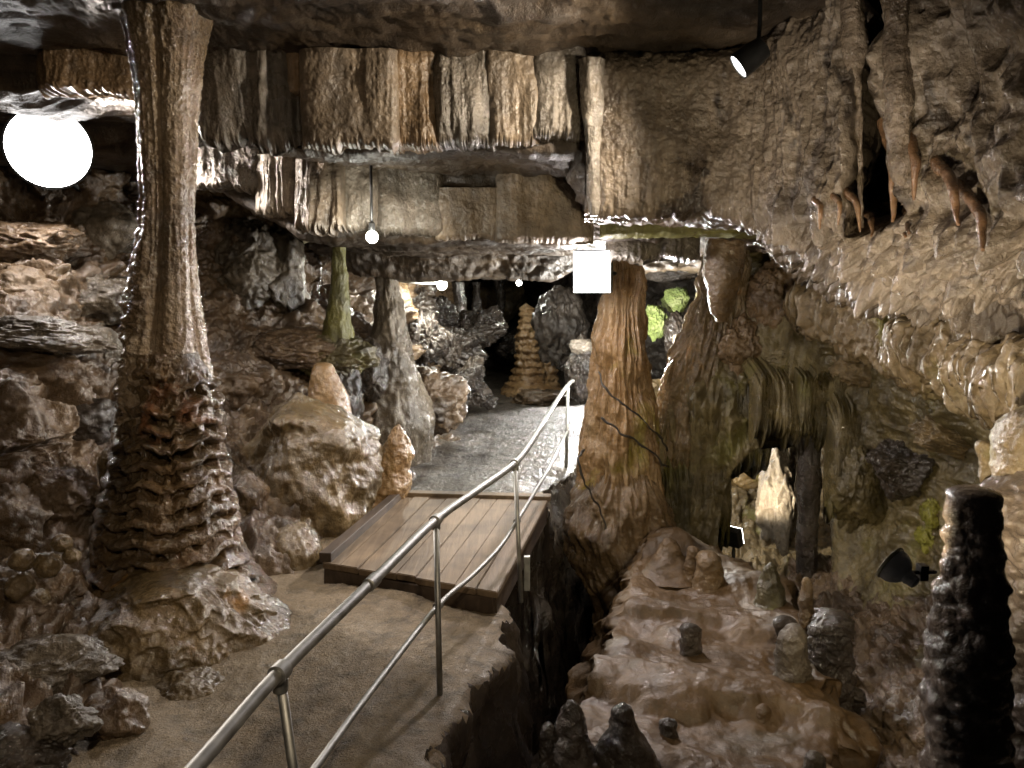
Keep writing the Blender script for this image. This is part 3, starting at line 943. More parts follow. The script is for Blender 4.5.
def d_over(p, n, u, v):
    px, py = proj(p)
    q = p * A3(1, 1, .14)
    fl = .05 * ridged(q * 3.4 + 3, 2) + .02 * ridged(q * 9, 2) + .01 * ridged(q * 24, 2)
    right = sstep(770, 860, px)
    flat = 1 - right
    mid = np.exp(-((px - 815) / 60) ** 2)
    rough = .18 * fbm(p * 1.7, 3) + .08 * ridged(p * A3(3.5, 3.5, 2), 3)
    lip = sstep(185, 235, py - .18 * np.clip(px - 790, 0, 400))
    a, b, h = worley(p * 7); a2, b2, h2 = worley(p * 13)
    fing = sstep(.1, .9, ridged(p * A3(5.5, 5.5, .35) + 2, 1)) * np.clip(mid + .5 * right, 0, 1) * sstep(60, 170, py) * .10
    pop = fing + (.11 * (1 - a) + .12 * (1 - a2) + .05 * ridged(p * 4, 2)) * lip * right
    crack = 1.9 * np.exp(-np.abs((px - 873) / (11 + 3 * noise(p * A3(0, 0, 3)))) ** 3.5) * sstep(235, 190, py)
    crack2 = .16 * np.exp(-((px - 893) / 16) ** 2) * sstep(230, 150, py) + .12 * np.exp(-((px - 846) / 14) ** 2) * sstep(235, 190, py)
    G_ = fl * (.16 + .9 * right + .8 * mid + .5 * sstep(120, 200, py) * flat) + rough * (.16 * flat + right * (1 - .5 * mid)) + pop - .23 * right + crack2 + .010 * fbm(p * 20, 3)
    return n * G_[..., None] + crack[..., None] * A3(.42, .9, .08)


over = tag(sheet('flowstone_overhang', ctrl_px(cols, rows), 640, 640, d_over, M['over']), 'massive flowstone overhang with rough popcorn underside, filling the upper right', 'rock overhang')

# ledge of tan drapery below it
lp = [P(815, 304, 8.2), P(860, 318, 7.4), (P(905, 336, 6.75)), P(950, 352, 6.1), P(1000, 370, 5.45), P(1060, 390, 4.8), P(1130, 414, 4.2)]
V, Q, T = tube_data(lp, [.18, .25, .27, .26, .25, .22, .2], 160, 60)
cz_ = V.copy()
q = V * A3(1, 1, .3)
dd = .06 * ridged(q * 5, 2) + .035 * ridged(q * 13, 2) + .12 * fbm(V * 1.8, 3) + .012 * fbm(V * 20, 2)
cl = crom(np.array(lp)[:, None, :], 361, 0)[:, 0]
near = cl[np.argmin(((V[:, None, 0] - cl[None, ::6, 0]) ** 2 + (V[:, None, 1] - cl[None, ::6, 1]) ** 2), 1) * 6]
nn = V - near; nn /= np.linalg.norm(nn, axis=1)[:, None] + 1e-6
V = V + nn * dd[:, None]
tag(mesh_obj('flowstone_ledge', V, Q, M['ledge'], T=T), 'tan fringed flowstone ledge running along the right wall below the overhang', 'rock ledge')

# ================================================================== DRAPERIES
G1 = 'stone draperies along the first ceiling step'
for i, (x0, x1, y0, y1, m, lab, kw) in enumerate([
    (45, 137, 54, 97, 'drapeo', 'short tan drapery just left of the tall column head', dict(rag=6)),
    (196, 300, 28, 146, 'drapeg', 'wide grey jagged drapery right of the tall column head', dict(rag=16, flute=1.5, fr=1.3)),
    (290, 312, 66, 98, 'drapeo', 'small tan stub of drapery beside the dark gap', dict(rag=5, nu=60, nv=60)),
    (303, 396, 66, 151, 'drape', 'broad grey tan drapery with fluted top, right of the dark gap', dict(rag=9, d=6.30)),
    (394, 438, 66, 151, 'drapeo', 'orange fluted drapery in the middle of the first step', dict(rag=6, flute=1.3, nu=90)),
    (436, 492, 64, 149, 'drapeg', 'wet grey fluted drapery next to the orange one', dict(rag=6, flute=1.3, nu=110)),
    (488, 536, 56, 146, 'drape', 'tan drapery with a horizontal notch', dict(rag=4, flute=.5, nu=100)),
    (532, 582, 64, 142, 'drapeg', 'glistening grey drapery at the right end of the first step', dict(rag=5, flute=.9, nu=100))]):
    kw.setdefault('d', 6.42)
    dr = drape('drapery', kw.pop('d') + .03 * (i % 3), x0 - 3, x1 + 4, y0, y1, M[m], 20 + i, lab, group=G1, **kw)
tag(lathe('stalactite_pipe', 6.22, [(60, 580, 602), (90, 583, 600), (140, 586, 599), (190, 588, 598), (216, 590, 597)], d_flow(.35), M['drapeg'], 90, 220, tip=False), 'slim wet grey stalactite dropping beside the tan overhang wall, above the square lamp', 'stalactite')
G2 = 'stone draperies along the second ceiling step'
for i, (x0, x1, y0, y1, m, lab, kw) in enumerate([
    (195, 262, 160, 190, 'drapeg', 'dim curved drapery right of the column shaft', dict(rag=6)),
    (258, 303, 168, 214, 'white', 'grey white folded drapery, left end of the second step', dict(rag=8, flute=1.6, nu=100)),
    (300, 342, 172, 234, 'drape', 'tan bulging drapery with rounded foot above the thin green column', dict(rag=9, flute=1.8, nu=100, d=7.4)),
    (334, 377, 174, 230, 'white', 'pale drapery directly above the small lamp', dict(rag=7, flute=1.0, nu=90)),
    (376, 440, 176, 236, 'drapeg', 'dark smooth drapery right of the pale one', dict(rag=3, flute=.4)),
    (438, 500, 200, 240, 'drape', 'flat square tan panel of drapery', dict(rag=2, flute=.25)),
    (498, 590, 186, 244, 'drape', 'streaked flat drapery ending behind the square lamp', dict(rag=3, flute=.5))]):
    kw.setdefault('d', 7.56)
    drape('drapery', kw.pop('d') + .03 * (i % 3), x0 - 3, x1 + 4, y0, y1, M[m], 50 + i, lab, group=G2, **kw)
GFR = 'fringed flowstone hanging over the arched opening'
for i, (x0, x1, y0, y1, m, rg_, lab) in enumerate([
    (668, 704, 430, 556, 'green', 30, 'long dark fringe left of the arch, beside the orange column foot'),
    (694, 730, 350, 532, 'wallr', 40, 'long brown fringe bounding the left of the arch'),
    (718, 768, 352, 462, 'green', 26, 'short fringe over the left half of the arch'),
    (756, 812, 352, 436, 'wallr', 24, 'yellow green fringe over the middle of the arch'),
    (800, 850, 352, 432, 'green', 22, 'dark fringe above the slender column'),
    (836, 880, 360, 500, 'wallr', 36, 'brown fringe bounding the right of the arch')]):
    dd = surf(wall_right, (x0 + x1) / 2, y0 + 10, 14) + .06
    drape('fringe', dd, x0 - 4, x1 + 4, y0, y1, M[m], 120 + i, lab, group=GFR, rag=rg_ * 1.3, flute=1.4, fr=2.2, thick=.13, nu=120, cat='stone fringe', taper=True)
drape('drapery', 7.9, 606, 700, 232, 262, M['drapeg'], 71, 'drapery fringe behind the orange column head', group='', rag=8)
drape('stone_beam', 7.55, 600, 790, 208, 238, M['algae'], 72, 'flat olive stone beam under the overhang wall', cat='stone beam', rag=2, flute=.25, thick=.2)
drape('drapery', 6.55, 588, 690, 190, 208, M['white'], 73, 'short pale fringe under the tan overhang wall', rag=7, flute=1.3)

# ================================================================== STALAGMITES ON THE MOUND
GM = 'small stalagmites on the mud mound'


def stal(px, py, foot, w, mat, lab, seed, rb=1.0, blunt=.75, group=GM, cat='stalagmite', lump=1.0, on=None):
    """top pixel, foot pixel on the mound, width in px at half height"""
    d = surf(on or mound, px, foot)
    c = P(px, py, d)
    k = d / F
    h = (foot - py) + .10 / k
    prof = [(py, px - w * .30 * blunt, px + w * .30 * blunt), (py + .12 * h, px - w * .42 * blunt - w * .04, px + w * .42 * blunt + w * .04), (py + .45 * h, px - w * .5, px + w * .5), (py + .8 * h, px - w * .58 * rb, px + w * .6 * rb), (py + h, px - w * .85 * rb, px + w * .85 * rb)]
    rs = np.array([seed * 1.7, seed * .9, seed * 2.3])
    f = lambda p, *a: lump * (k * w) * (.16 * fbm((p + rs) * 2.2 / (k * w * 1.2) * .5, 3) + .05 * ridged((p + rs) * 1.4 / (k * w), 3)) + .003 * fbm(p * 60, 2)
    o = lathe('stalagmite', d, prof, f, mat, 72, 90, sm=7)
    return tag(o, lab, cat, group or None)


stal(668, 537, 562, 24, M['mound'], 'stalagmite with a nipple tip at the far crest of the mud mound', 1, rb=1.9, blunt=.45)
stal(693, 546, 578, 15, M['mound'], 'narrow knob at the crest, left half of a double knob', 2, blunt=.8)
stal(709, 551, 582, 24, M['trunk'], 'rounder knob at the crest, right half of a double knob', 3, blunt=.95)
stal(771, 562, 600, 22, M['green'], 'green based stalagmite with a dark tip, in front of the arch', 4, rb=1.1, blunt=.6)
stal(806, 577, 622, 13, M['trunk'], 'thin stub at the foot of the slender dark column', 5)
stal(690, 623, 650, 18, M['darkrock'], 'lone dark nub in the middle of the mud mound', 6, blunt=.95)
stal(793, 624, 674, 28, M['greyrock'], 'rounded greenish grey stalagmite touching the large dark stump', 7, blunt=1.05)
rimr = tag(rock('boulder', 598, 772, 4.35, 140, 84, M['mound'], 91, '', sub=6, sharp=.8), 'brown rock below the pair of dark stalagmites at the chasm', 'rock')
stal(570, 700, 752, 28, M['darkrock'], 'dark pointed stalagmite at the chasm rim, left of a pair', 8, rb=1.7, blunt=.7, on=rimr)
stal(623, 702, 752, 30, M['darkrock'], 'dark stalagmite at the front rim, right of a pair', 9, rb=1.7, blunt=.75, on=rimr)
stal(549, 722, 758, 17, M['darkrock'], 'small knob leaning on the left of the front pair', 18, blunt=.9, on=rimr)
stal(668, 718, 731, 17, M['darkrock'], 'tiny wet nub behind the front pair', 10, blunt=1)
stal(763, 704, 714, 15, M['mound'], 'tiny brown nub on the open front of the mud mound', 11, blunt=1)
stal(815, 751, 780, 20, M['greyrock'], 'grey tip at the lower edge beside the large dark stump', 12, blunt=.9)
stal(786, 616, 626, 20, M['darkrock'], 'low wet lump behind the rounded greenish stalagmite', 13, blunt=1.2)
tag(lathe('stalagmite_stump', 5.55, [(610, 816, 843), (620, 810, 847), (650, 807, 848), (690, 806, 852), (740, 806, 862), (800, 806, 872), (900, 806, 880)], d_rock(.3), M['darkrock'], 120, 200, flat=True), 'large dark flat topped stump at the right rim of the mud mound', 'stalagmite')

# slender column in the arch, slab and lamp behind
tag(lathe('slender_column', 8.05, [(380, 798, 822), (450, 798, 820), (490, 799, 819), (530, 798, 817), (570, 798, 817), (610, 795, 820), (660, 790, 825)], d_flow(.3), M['darkrock'], 120, 260, tip=False), 'slender dark column standing in the arched opening', 'column')
tag(rock('lit_slab', 783, 492, 9.6, 62, 140, M['white'], 33, '', cuts=12, dep=.35, sharp=.55, sub=6), 'brightly lit pale slab seen through the arched opening', 'rock')
rock('boulder', 745, 470, 10.6, 60, 40, M['ochre'], 34, 'pale rock far back in the lit chamber', sharp=.6)

# dark broken stalagmite at the right
def d_blk(p, n, th, s, r):
    a, b, h = worley(p * A3(9, 9, 15)); a2, b2, h2 = worley(p * A3(22, 22, 30))
    return (.036 * (1 - a) + .010 * (1 - a2) + .016 * fbm(p * 4, 3) - .022) * sstep(0, .04, s)


tag(lathe('broken_stalagmite', 2.85, [(486, 951, 997), (494, 948, 999), (530, 946, 1000), (570, 944, 1003), (610, 936, 1003), (650, 931, 1003), (700, 928, 1005), (768, 925, 1008), (860, 920, 1012), (1000, 912, 1022), (1200, 900, 1040)], d_blk, M['black'], 260, 600, flat=True),
    'tall dark knobbly stalagmite with a flat broken top, at the right', 'stalagmite')
tag(lathe('stone_pillar', 3.75, [(470, 1006, 1100), (500, 1000, 1110), (560, 1003, 1120), (620, 1000, 1130), (700, 996, 1140), (780, 994, 1150), (950, 980, 1160)], d_pop(.7), M['black'], 260, 400), 'rough dark rock pillar cut by the right picture edge', 'rock pillar')
tag(lathe('tan_bulb', 3.9, [(402, 1014, 1070), (412, 1006, 1080), (440, 1000, 1086), (470, 1002, 1084), (500, 1006, 1060), (560, 1008, 1050)], d_soft(.5), M['ochre'], 160, 200), 'smooth rounded tan flowstone bulb at the right picture edge', 'flowstone')
tag(lathe('stone_rib', 4.3, [(440, 978, 990), (470, 985, 998), (510, 988, 1001), (550, 984, 1002), (600, 980, 1004), (700, 975, 1010)], d_flow(.3), M['ochre'], 80, 200), 'thin tan rib running down beside the rounded bulb', 'flowstone')
# wet ribs either side of the deep crack
for x0, x1, xb, w, yb, lab in ((896, 897, 902, 18, 205, 'pale wet rib along the right side of the deep crack'), (851, 855, 861, 8, 228, 'thin wet rib along the left side of the deep crack')):
    dd = surf(over, x0 + 4, 100) - .02
    tag(lathe('dripstone_rib', surf(over, xb + 2, yb) + .04, [(-40, x0 - w * .6, x0 + w * .6), (60, x1 - w * .5, x1 + w * .55), (130, (x1 + xb) / 2 - w * .5, (x1 + xb) / 2 + w * .5), (yb - 25, xb - w * .45, xb + w * .5), (yb, xb - w * .2, xb + w * .2)], d_flow(.45), M['pop'], 90, 320, tip=False, dtop=surf(over, x0, 10) - .02), lab, 'stalactite', 'ribs beside the deep crack')
# russet fingers under the overhang
GF = 'russet dripstone fingers under the overhang'
for i, (x0, y0, x1, y1, w, d, lab) in enumerate([
    (884, 120, 893, 222, 9, 4.62, 'longest russet finger, beside the deep crack'),
    (896, 165, 908, 232, 8, 4.52, 'russet finger just right of the longest one'),
    (905, 130, 914, 200, 8, 4.45, 'short russet finger high on the overhang'),
    (878, 205, 905, 236, 7, 4.62, 'slanting orange finger at the foot of the crack'),
    (862, 212, 872, 236, 5, 4.85, 'tiny orange tip left of the crack'),
    (845, 190, 860, 232, 6, 4.95, 'slim orange finger left of the crack foot'),
    (935, 160, 958, 226, 9, 4.22, 'mid brown finger on the right of the overhang'),
    (958, 185, 985, 252, 9, 4.05, 'lowest russet finger, pointing to the right wall'),
    (832, 195, 838, 226, 5, 5.15, 'small tan tip under the pale flutes'),
    (815, 200, 820, 230, 5, 5.35, 'leftmost small tip under the pale flutes')]):
    d = surf(over, x0, y0)
    a = P(x0, y0, d + .04)
    b = P(x1, y1, min(d - .06, surf(over, x1, y1) - .05))
    mid = (a + b) / 2 + A3(0, -.06, .03)
    k = d / F
    tag(tube('dripstone_finger', [a, mid, b], [w * k * .75, w * k * .6, w * k * .5, w * k * .16], M['finger'], seg=24, res=24, wob=.012), lab, 'stalactite', GF)

# ================================================================== WOODEN BRIDGE
fl, fr_, br, bl = W(322, 562, .14), W(498, 591, .14), W(548, 500, .14), W(398, 496, .14)
bridge = empty('wooden_bridge', (fl + fr_ + br + bl) / 4 - A3(0, 0, .2), 'low plank footbridge over the gap in the gravel path', 'footbridge')
dn = lambda v, h: v - A3(0, 0, h)
# deck boards run the length of the bridge; one mesh
bm_V, bm_T, off = [], [], 0
nb = 9
rg = np.random.default_rng(3)
for k in range(nb):
    g = .004
    s0, s1 = (k + g) / nb, (k + 1 - g) / nb
    a, b = fl + (fr_ - fl) * s0, fl + (fr_ - fl) * s1
    c, d_ = bl + (br - bl) * s1, bl + (br - bl) * s0
    dz = rg.uniform(-.006, .006)
    e = (a - d_) / np.linalg.norm(a - d_) * rg.uniform(-.02, .03)
    bm = bmesh.new()
    top = [bm.verts.new(tuple(v + A3(0, 0, dz))) for v in (a + e, b + e, c, d_)]
    bot = [bm.verts.new(tuple(v + A3(0, 0, dz - .05))) for v in (a + e, b + e, c, d_)]
    bm.faces.new(top); bm.faces.new(bot[::-1])
    for i in range(4): bm.faces.new([top[i], bot[i], bot[(i + 1) % 4], top[(i + 1) % 4]])
    bmesh.ops.recalc_face_normals(bm, faces=bm.faces[:])
    bmesh.ops.bevel(bm, geom=bm.edges[:], offset=.006, segments=2, affect='EDGES')
    bmesh.ops.triangulate(bm, faces=bm.faces[:])
    bm.verts.index_update()
    bm_V.append(np.array([v.co[:] for v in bm.verts])); bm_T.append(np.array([[v.index for v in f.verts] for f in bm.faces]) + off)
    off += len(bm.verts); bm.free()
mesh_obj('deck', np.vstack(bm_V), None, M['wood'], parent=bridge, T=np.vstack(bm_T), smooth=False)


def beam(name, a, b, w, h, drop, mat=None):
    """beam from a to b (top centre line), width w, height h"""
    a, b = a - A3(0, 0, drop), b - A3(0, 0, drop)
    t = b - a; t /= np.linalg.norm(t)
    s = np.cross(t, A3(0, 0, 1)); s /= np.linalg.norm(s); s *= w / 2
    tp = [a - s, a + s, b + s, b - s]
    return prism(name, [dn(v, h) for v in tp], tp, mat or M['wood2'], parent=bridge, bevel=.008, wear=.01)


beam('front_beam', fl + A3(.02, .05, 0), fr_ + A3(-.02, .05, 0), .07, .16, .055)
beam('rear_beam', bl, br, .09, .12, .055)
beam('side_beam', fr_ + A3(-.05, .05, 0), br + A3(-.05, 0, 0), .08, .18, .055)
beam('side_beam', fl + A3(.06, .05, 0), bl + A3(.06, 0, 0), .08, .18, .055)
beam('edge_kerb', fl + A3(.02, .02, .07), bl + A3(.02, 0, .07), .09, .08, 0)
beam('rear_batten', bl + A3(0, .06, .035), br + A3(.03, .06, .035), .10, .05, 0, M['wood'])
pc = W(527, 556, .10)
prism('bracket_post', [pc + A3(x, y, -.28) for x, y in ((-.025, -.025), (.025, -.025), (.025, .025), (-.025, .025))], [pc + A3(x, y, 0) for x, y in ((-.025, -.025), (.025, -.025), (.025, .025), (-.025, .025))], M['steel'], parent=bridge, bevel=.005)

# ================================================================== RAILING
rail = empty('railing', W(440, 690, 0), 'galvanised tube railing along the right side of the path', 'railing')
posts = [(A3(W(283, 768, .74)[0] + .02, 2.58, 0), P(280, 676, 2.55)), (W(440, 690, 0), P(436, 520, 4.42)), (W(521, 587, 0), P(515, 464, 5.95)), (W(566, 466, 0), P(568, 386, 10.1))]
tops = []
for i, (b_, t_) in enumerate(posts):
    t_ = A3(t_[0], t_[1], t_[2])
    tops.append(t_)
    po = tube('post', [b_ - A3(0, 0, .12), t_], .017 if i < 3 else .02, M['steel'], parent=rail, seg=20)
    if i < 3:
        revolve('collar', t_ - A3(0, 0, .055), (0, 0, 1), [(0, .017), (.002, .025), (.045, .027), (.05, .02)], M['steel'], parent=po)
top_pts = [P(150, 812, 1.75), P(195, 768, 2.02), P(280, 672, 2.53), P(372, 582, 3.35), P(436, 520, 4.40), P(478, 490, 5.1), P(515, 463, 5.93), P(533, 440, 6.8), P(550, 412, 8.1), P(562, 393, 9.3), P(570, 383, 10.2), P(573, 381, 10.5)]
top_pts = [tops[0] * 2 - tops[1] + A3(0, 0, 0)] + top_pts[1:]
top_pts[0] = top_pts[1] + (top_pts[1] - top_pts[2]) * 2.5
tr = tube('top_rail', top_pts, .0235, M['steel'], parent=rail, seg=24, res=14)
for a, nm in ((0, 2), (1, 4), (2, 6)):
    ax = top_pts[nm + 1] - top_pts[nm - 1]
    ax = ax / np.linalg.norm(ax)
    revolve('rail_clamp', top_pts[nm] - ax * .03, ax, [(0, .024), (.003, .033), (.057, .033), (.06, .024)], M['steel'], parent=rail)
ax = (top_pts[4] - top_pts[2]); ax /= np.linalg.norm(ax)
revolve('sleeve_joint', top_pts[3] - ax * .05, ax, [(0, .024), (.004, .030), (.096, .030), (.10, .024)], M['steel'], parent=rail)
low = [P(260, 835, 2.25), P(315, 768, 2.75), P(372, 690, 3.4), P(438, 606, 4.4), P(472, 576, 4.95), P(500, 547, 5.5), P(517, 521, 5.93), P(530, 500, 6.6), P(545, 475, 7.6), P(558, 450, 8.9), P(568, 430, 10.1)]
low[0] = low[1] + (low[1] - low[2]) * 1.6
tube('lower_rail', low, .015, M['steel'], parent=rail, seg=20, res=14)
for nm in (3, 6):
    ax = low[nm + 1] - low[nm - 1]; ax /= np.linalg.norm(ax)
    revolve('rail_clamp', low[nm] - ax * .025, ax, [(0, .015), (.003, .026), (.047, .026), (.05, .015)], M['steel'], parent=rail)


# ================================================================== LAMPS
def light(name, kind, loc, power, col, size, parent, target=None, angle=90, blend=.5):
    l = bpy.data.lights.new(name, kind); l.energy = power; l.color = col
    l.shadow_soft_size = size
    if kind == 'SPOT': l.spot_size = math.radians(angle); l.spot_blend = blend
    o = bpy.data.objects.new(name, l); C.objects.link(o)
    if parent:
        o.parent = parent; o.location = tuple(np.array(loc) - np.array(parent.location))
    else:
        o.location = tuple(loc)
    if target is not None:
        o.rotation_euler = (Vector(tuple(target)) - Vector(tuple(loc))).to_track_quat('-Z', 'Y').to_euler()
    return o


def unit(v): return v / np.linalg.norm(v)


CAM = A3(0, 0, CAMZ)
# round flood lamp, far left
c = P(49, 148, 7.3)
L1 = empty('flood_lamp', c, 'glaring round flood lamp on the left wall behind the tall column', 'lamp')
ax = unit(A3(.45, -1, -.30))
R1 = .34
revolve('housing', c - ax * .16, ax, [(0, .10), (.02, .16), (.10, .25), (.15, R1 + .01), (.19, R1 + .02), (.19, R1 - .015), (.15, R1 - .02)], M['lampblack'], parent=L1, seg=64)
revolve('lens', c, ax, [(0.018, R1 + .012), (.035, R1 - .005), (.05, R1 * .7), (.058, R1 * .3), (.06, .01)], M['e_flood'], parent=L1, seg=64)
tube('bracket', [c - ax * .15, c - ax * .3 + A3(-.1, .3, -.2), c + A3(-.2, 1.2, -.4)], .025, M['lampblack'], parent=L1)
light('beam', 'SPOT', c + ax * .16, 640, (1, .88, .78), .12, L1, target=c + A3(1.3, -.62, -.34), angle=92, blend=.6)

light('spill', 'SPOT', c + ax * .25, 150, (1, .92, .86), .12, L1, target=c + ax * .25 + A3(.15, -.45, -1), angle=150, blend=.4)

# square flood at the orange column
c = P(592, 272, 7.9)
L2 = empty('square_flood_lamp', c, 'glaring square flood lamp fixed beside the orange column', 'lamp')
s = .19
def boxpts(c, ax, up, w, h, dz0, dz1):
    ax = unit(ax); r = unit(np.cross(ax, up)); u = np.cross(r, ax)
    return [[c + ax * z + r * (w * i) + u * (h * j) for i, j in ((-1, -1), (1, -1), (1, 1), (-1, 1))] for z in (dz0, dz1)]
ax = unit(A3(-.25, -1, -.10)); up = A3(0, 0, 1)
a, b = boxpts(c, ax, up, s, s * 1.1, -.14, -.01); prism('housing', a, b, M['lampblack'], parent=L2, bevel=.015)
a, b = boxpts(c, ax, up, s * .95, s * 1.05, -.005, .015); prism('lens', a, b, M['e_square'], parent=L2, bevel=.004)
tube('bracket', [c - ax * .12, c + A3(.25, .45, .0), c + A3(.42, .6, -.05)], .022, M['lampblack'], parent=L2)
light('beam', 'SPOT', c + ax * .10, 300, (1, .92, .92), .12, L2, target=c + A3(-.35, -1, -.5), angle=130, blend=.5)


light('spill', 'POINT', c + ax * .22 + A3(0, 0, -.10), 42, (1, .90, .84), .12, L2)


def bulb(px, py, d, r, power, lab, col=(1, .98, .86), cab=None):
    c = P(px, py, d)
    o = empty('bulb_lamp', c, lab, 'lamp', 'small bulb lamps down the passage')
    th = np.linspace(-np.pi / 2, np.pi / 2, 14)
    revolve('bulb', c, (0, 0, 1), [(r * math.sin(t), max(r * math.cos(t), .002)) for t in th], M['e_bulb'], parent=o, seg=24)
    revolve('socket', c + A3(0, 0, r * .9), (0, 0, 1), [(0, r * .45), (r * .2, r * .55), (r * 1.3, r * .5), (r * 1.6, r * .2)], M['lampblack'], parent=o, seg=20)
    tube('stem', [c + A3(0, 0, r * 2), c + A3(0, .02, r * 2 + .6)], .012, M['lampblack'], parent=o)
    light('glow', 'POINT', c + A3(0, -r - .06, -.02), power, col, .06, o)
    return o


bulb(372, 237, 7.22, .055, 22, 'small bright bulb under the second ceiling step')
bulb(442, 285, 12.4, .08, 180, 'small bulb halfway down the passage')
bulb(519, 283, 15.6, .055, 70, 'tiny bulb at the far end of the passage')
tag(tube('lamp_arm', [P(400, 281, 12.2), P(420, 283, 12.3), P(437, 283, 12.4)], .022, M['steel']), 'thin metal arm reaching to the halfway bulb', 'lamp arm')
# can spotlight under the ceiling
c = P(738, 67, 5.25)
L6 = empty('can_spotlight', c, 'black can spotlight with lit white face under the ceiling', 'lamp')
ax = unit(A3(-.80, .10, -.62))
revolve('housing', c - ax * .20, ax, [(0, .05), (.01, .07), (.10, .083), (.20, .088), (.20, .078), (.17, .074)], M['lampblack'], parent=L6, seg=48)
revolve('lens', c - ax * .012, ax, [(0, .078), (.006, .07), (.01, .02)], M['e_spot'], parent=L6, seg=48)
tube('bracket', [c - ax * .15, c - ax * .15 + A3(.02, .05, .25), c - ax * .15 + A3(.02, .1, .5)], .014, M['lampblack'], parent=L6)
light('beam', 'SPOT', c + ax * .05, 400, (1, .86, .68), .06, L6, target=A3(-1.8, 6.0, 2.5), angle=112, blend=.8)

# par spotlight on the dark stalagmite
c = P(893, 565, 2.72)
L8 = empty('reflector_spotlight', c, 'grey reflector spotlight clamped to the dark knobbly stalagmite', 'lamp')
ax = unit(A3(-.60, .72, .50))
revolve('reflector', c - ax * .005, ax, [(-.052, .022), (-.048, .030), (-.038, .043), (-.024, .054), (-.010, .060), (.006, .062), (.014, .062), (.014, .052)], M['lampgrey'], parent=L8, seg=48)
rim = revolve('lens_rim', c + ax * .004, ax, [(0, .0625), (.004, .066), (.012, .066), (.015, .058)], M['plate'], parent=L8, seg=48)
revolve('lens', c + ax * .010, ax, [(0, .05), (.004, .046), (.006, .01)], M['e_spot'], parent=L8, seg=40)
revolve('socket', c - ax * .045 , -ax, [(-.01, .012), (0, .027), (.022, .026), (.026, .023), (.045, .022), (.05, .014)], M['lampgrey'], parent=L8, seg=32)
s0 = P(918, 572, 2.78)
tube('clamp_arm', [P(904, 574, 2.74), P(918, 572, 2.78), P(935, 572, 2.82)], .008, M['lampblack'], parent=L8)
prism('clamp_block', [s0 + A3(x, y, -.028) for x, y in ((0, -.02), (.03, -.02), (.03, .02), (0, .02))], [s0 + A3(x, y, .028) for x, y in ((0, -.02), (.03, -.02), (.03, .02), (0, .02))], M['lampblack'], parent=L8, bevel=.003)
light('beam', 'SPOT', c + ax * .03, 340, (1, .84, .56), .04, L8, target=P(800, 350, 8), angle=120, blend=.9)

# box floodlight behind the mound, aimed into the chamber
c = P(734, 537, 8.75)
L7 = empty('box_floodlight', c, 'small black box floodlight glimpsed through the arch', 'lamp')
ax = unit(A3(.75, .7, .30))
a, b = boxpts(c, ax, A3(0, 0, 1), .085, .10, -.06, .05); prism('housing', a, b, M['lampblack'], parent=L7, bevel=.008)
a, b = boxpts(c, ax, A3(0, 0, 1), .08, .095, .052, .062); prism('lens', a, b, M['e_spot'], parent=L7, bevel=.002)
tube('foot', [c - A3(0, 0, .09), c - A3(0, 0, .55)], .018, M['lampblack'], parent=L7)
light('beam', 'SPOT', c + ax * .10 + A3(0, 0, .02), 130, (1, .85, .60), .05, L7, target=P(770, 440, 9.6), angle=100, blend=.5)

# flat plate lamp under the ceiling step
c = P(305, 236, 9.0)
a, b = boxpts(c, A3(.3, -1, -.3), A3(-.35, 0, 1), .045, .075, -.012, .012)
tag(prism('plate', a, b, M['plate'], bevel=.003), 'small yellowish plate hanging beside the thin green column', 'plate')

# cables on the orange column
tag(tube('cable', [P(598, 372, 8.02), P(612, 395, 7.88), P(632, 410, 7.86), P(655, 432, 7.95), P(668, 450, 8.1)], .010, M['cable'], wob=.03), 'dark cable slanting across the upper orange column', 'cable')
tag(tube('cable', [P(583, 448, 7.8), P(578, 462, 7.6), P(586, 485, 7.62), P(600, 508, 7.7), P(606, 528, 7.72)], .010, M['cable'], wob=.03), 'dark cable hanging down the foot of the orange column', 'cable')
tag(tube('cable', [P(600, 418, 7.8), P(622, 432, 7.74), P(645, 448, 7.78), P(668, 468, 7.95)], .011, M['cable'], wob=.03), 'thin dark cable below the upper one on the orange column', 'cable')

# ================================================================== STALAGMITES AND COLUMNS IN THE REST OF THE CAVE
def pst(name, d, prof, disp, mat, lab, cat, group=None, nu=120, nv=180, tip=True, **k):
    return tag(lathe(name, d, prof, disp, mat, nu, nv, tip=tip, **k), lab, cat, group)


def d_ring(p, n, th, s, r):
    z = p[..., 2] + .05 * noise(p * 3)
    return .02 * np.sin(z / .15 * 2 * np.pi) + .10 * fbm(p * 2, 3) + .03 * ridged(p * 7, 2)


pst('stalagmite', 17, [(303, 521, 532), (315, 519, 534), (340, 517, 537), (365, 516, 540), (378, 512, 546), (392, 500, 566), (410, 490, 580)], d_ring, M['orange'], 'tall ringed orange stalagmite standing at the end of the path', 'stalagmite')
pst('stalagmite', 17.2, [(350, 543, 550), (362, 542, 553), (380, 538, 558), (400, 530, 570)], d_ring, M['orange'], 'short orange stalagmite right beside the tall ringed one', 'stalagmite', nu=80, nv=90)
pst('thin_column', 9.2, [(225, 334, 343), (250, 332, 345), (280, 332, 346), (305, 330, 348), (320, 327, 350), (335, 324, 353), (350, 322, 355)], d_flow(.35), M['algae'], 'thin yellow green column left of the small bulb', 'column', tip=False)
pst('grey_column', surf(wall_left, 388, 360) - .12, [(240, 379, 395), (270, 379, 396), (300, 377, 399), (330, 373, 405), (360, 367, 414), (390, 360, 422), (420, 354, 430), (450, 352, 426), (490, 350, 420)], d_flow(.6), M['greyrock'], 'grey column spreading into a sloping foot, right of the small bulb', 'column', tip=False)
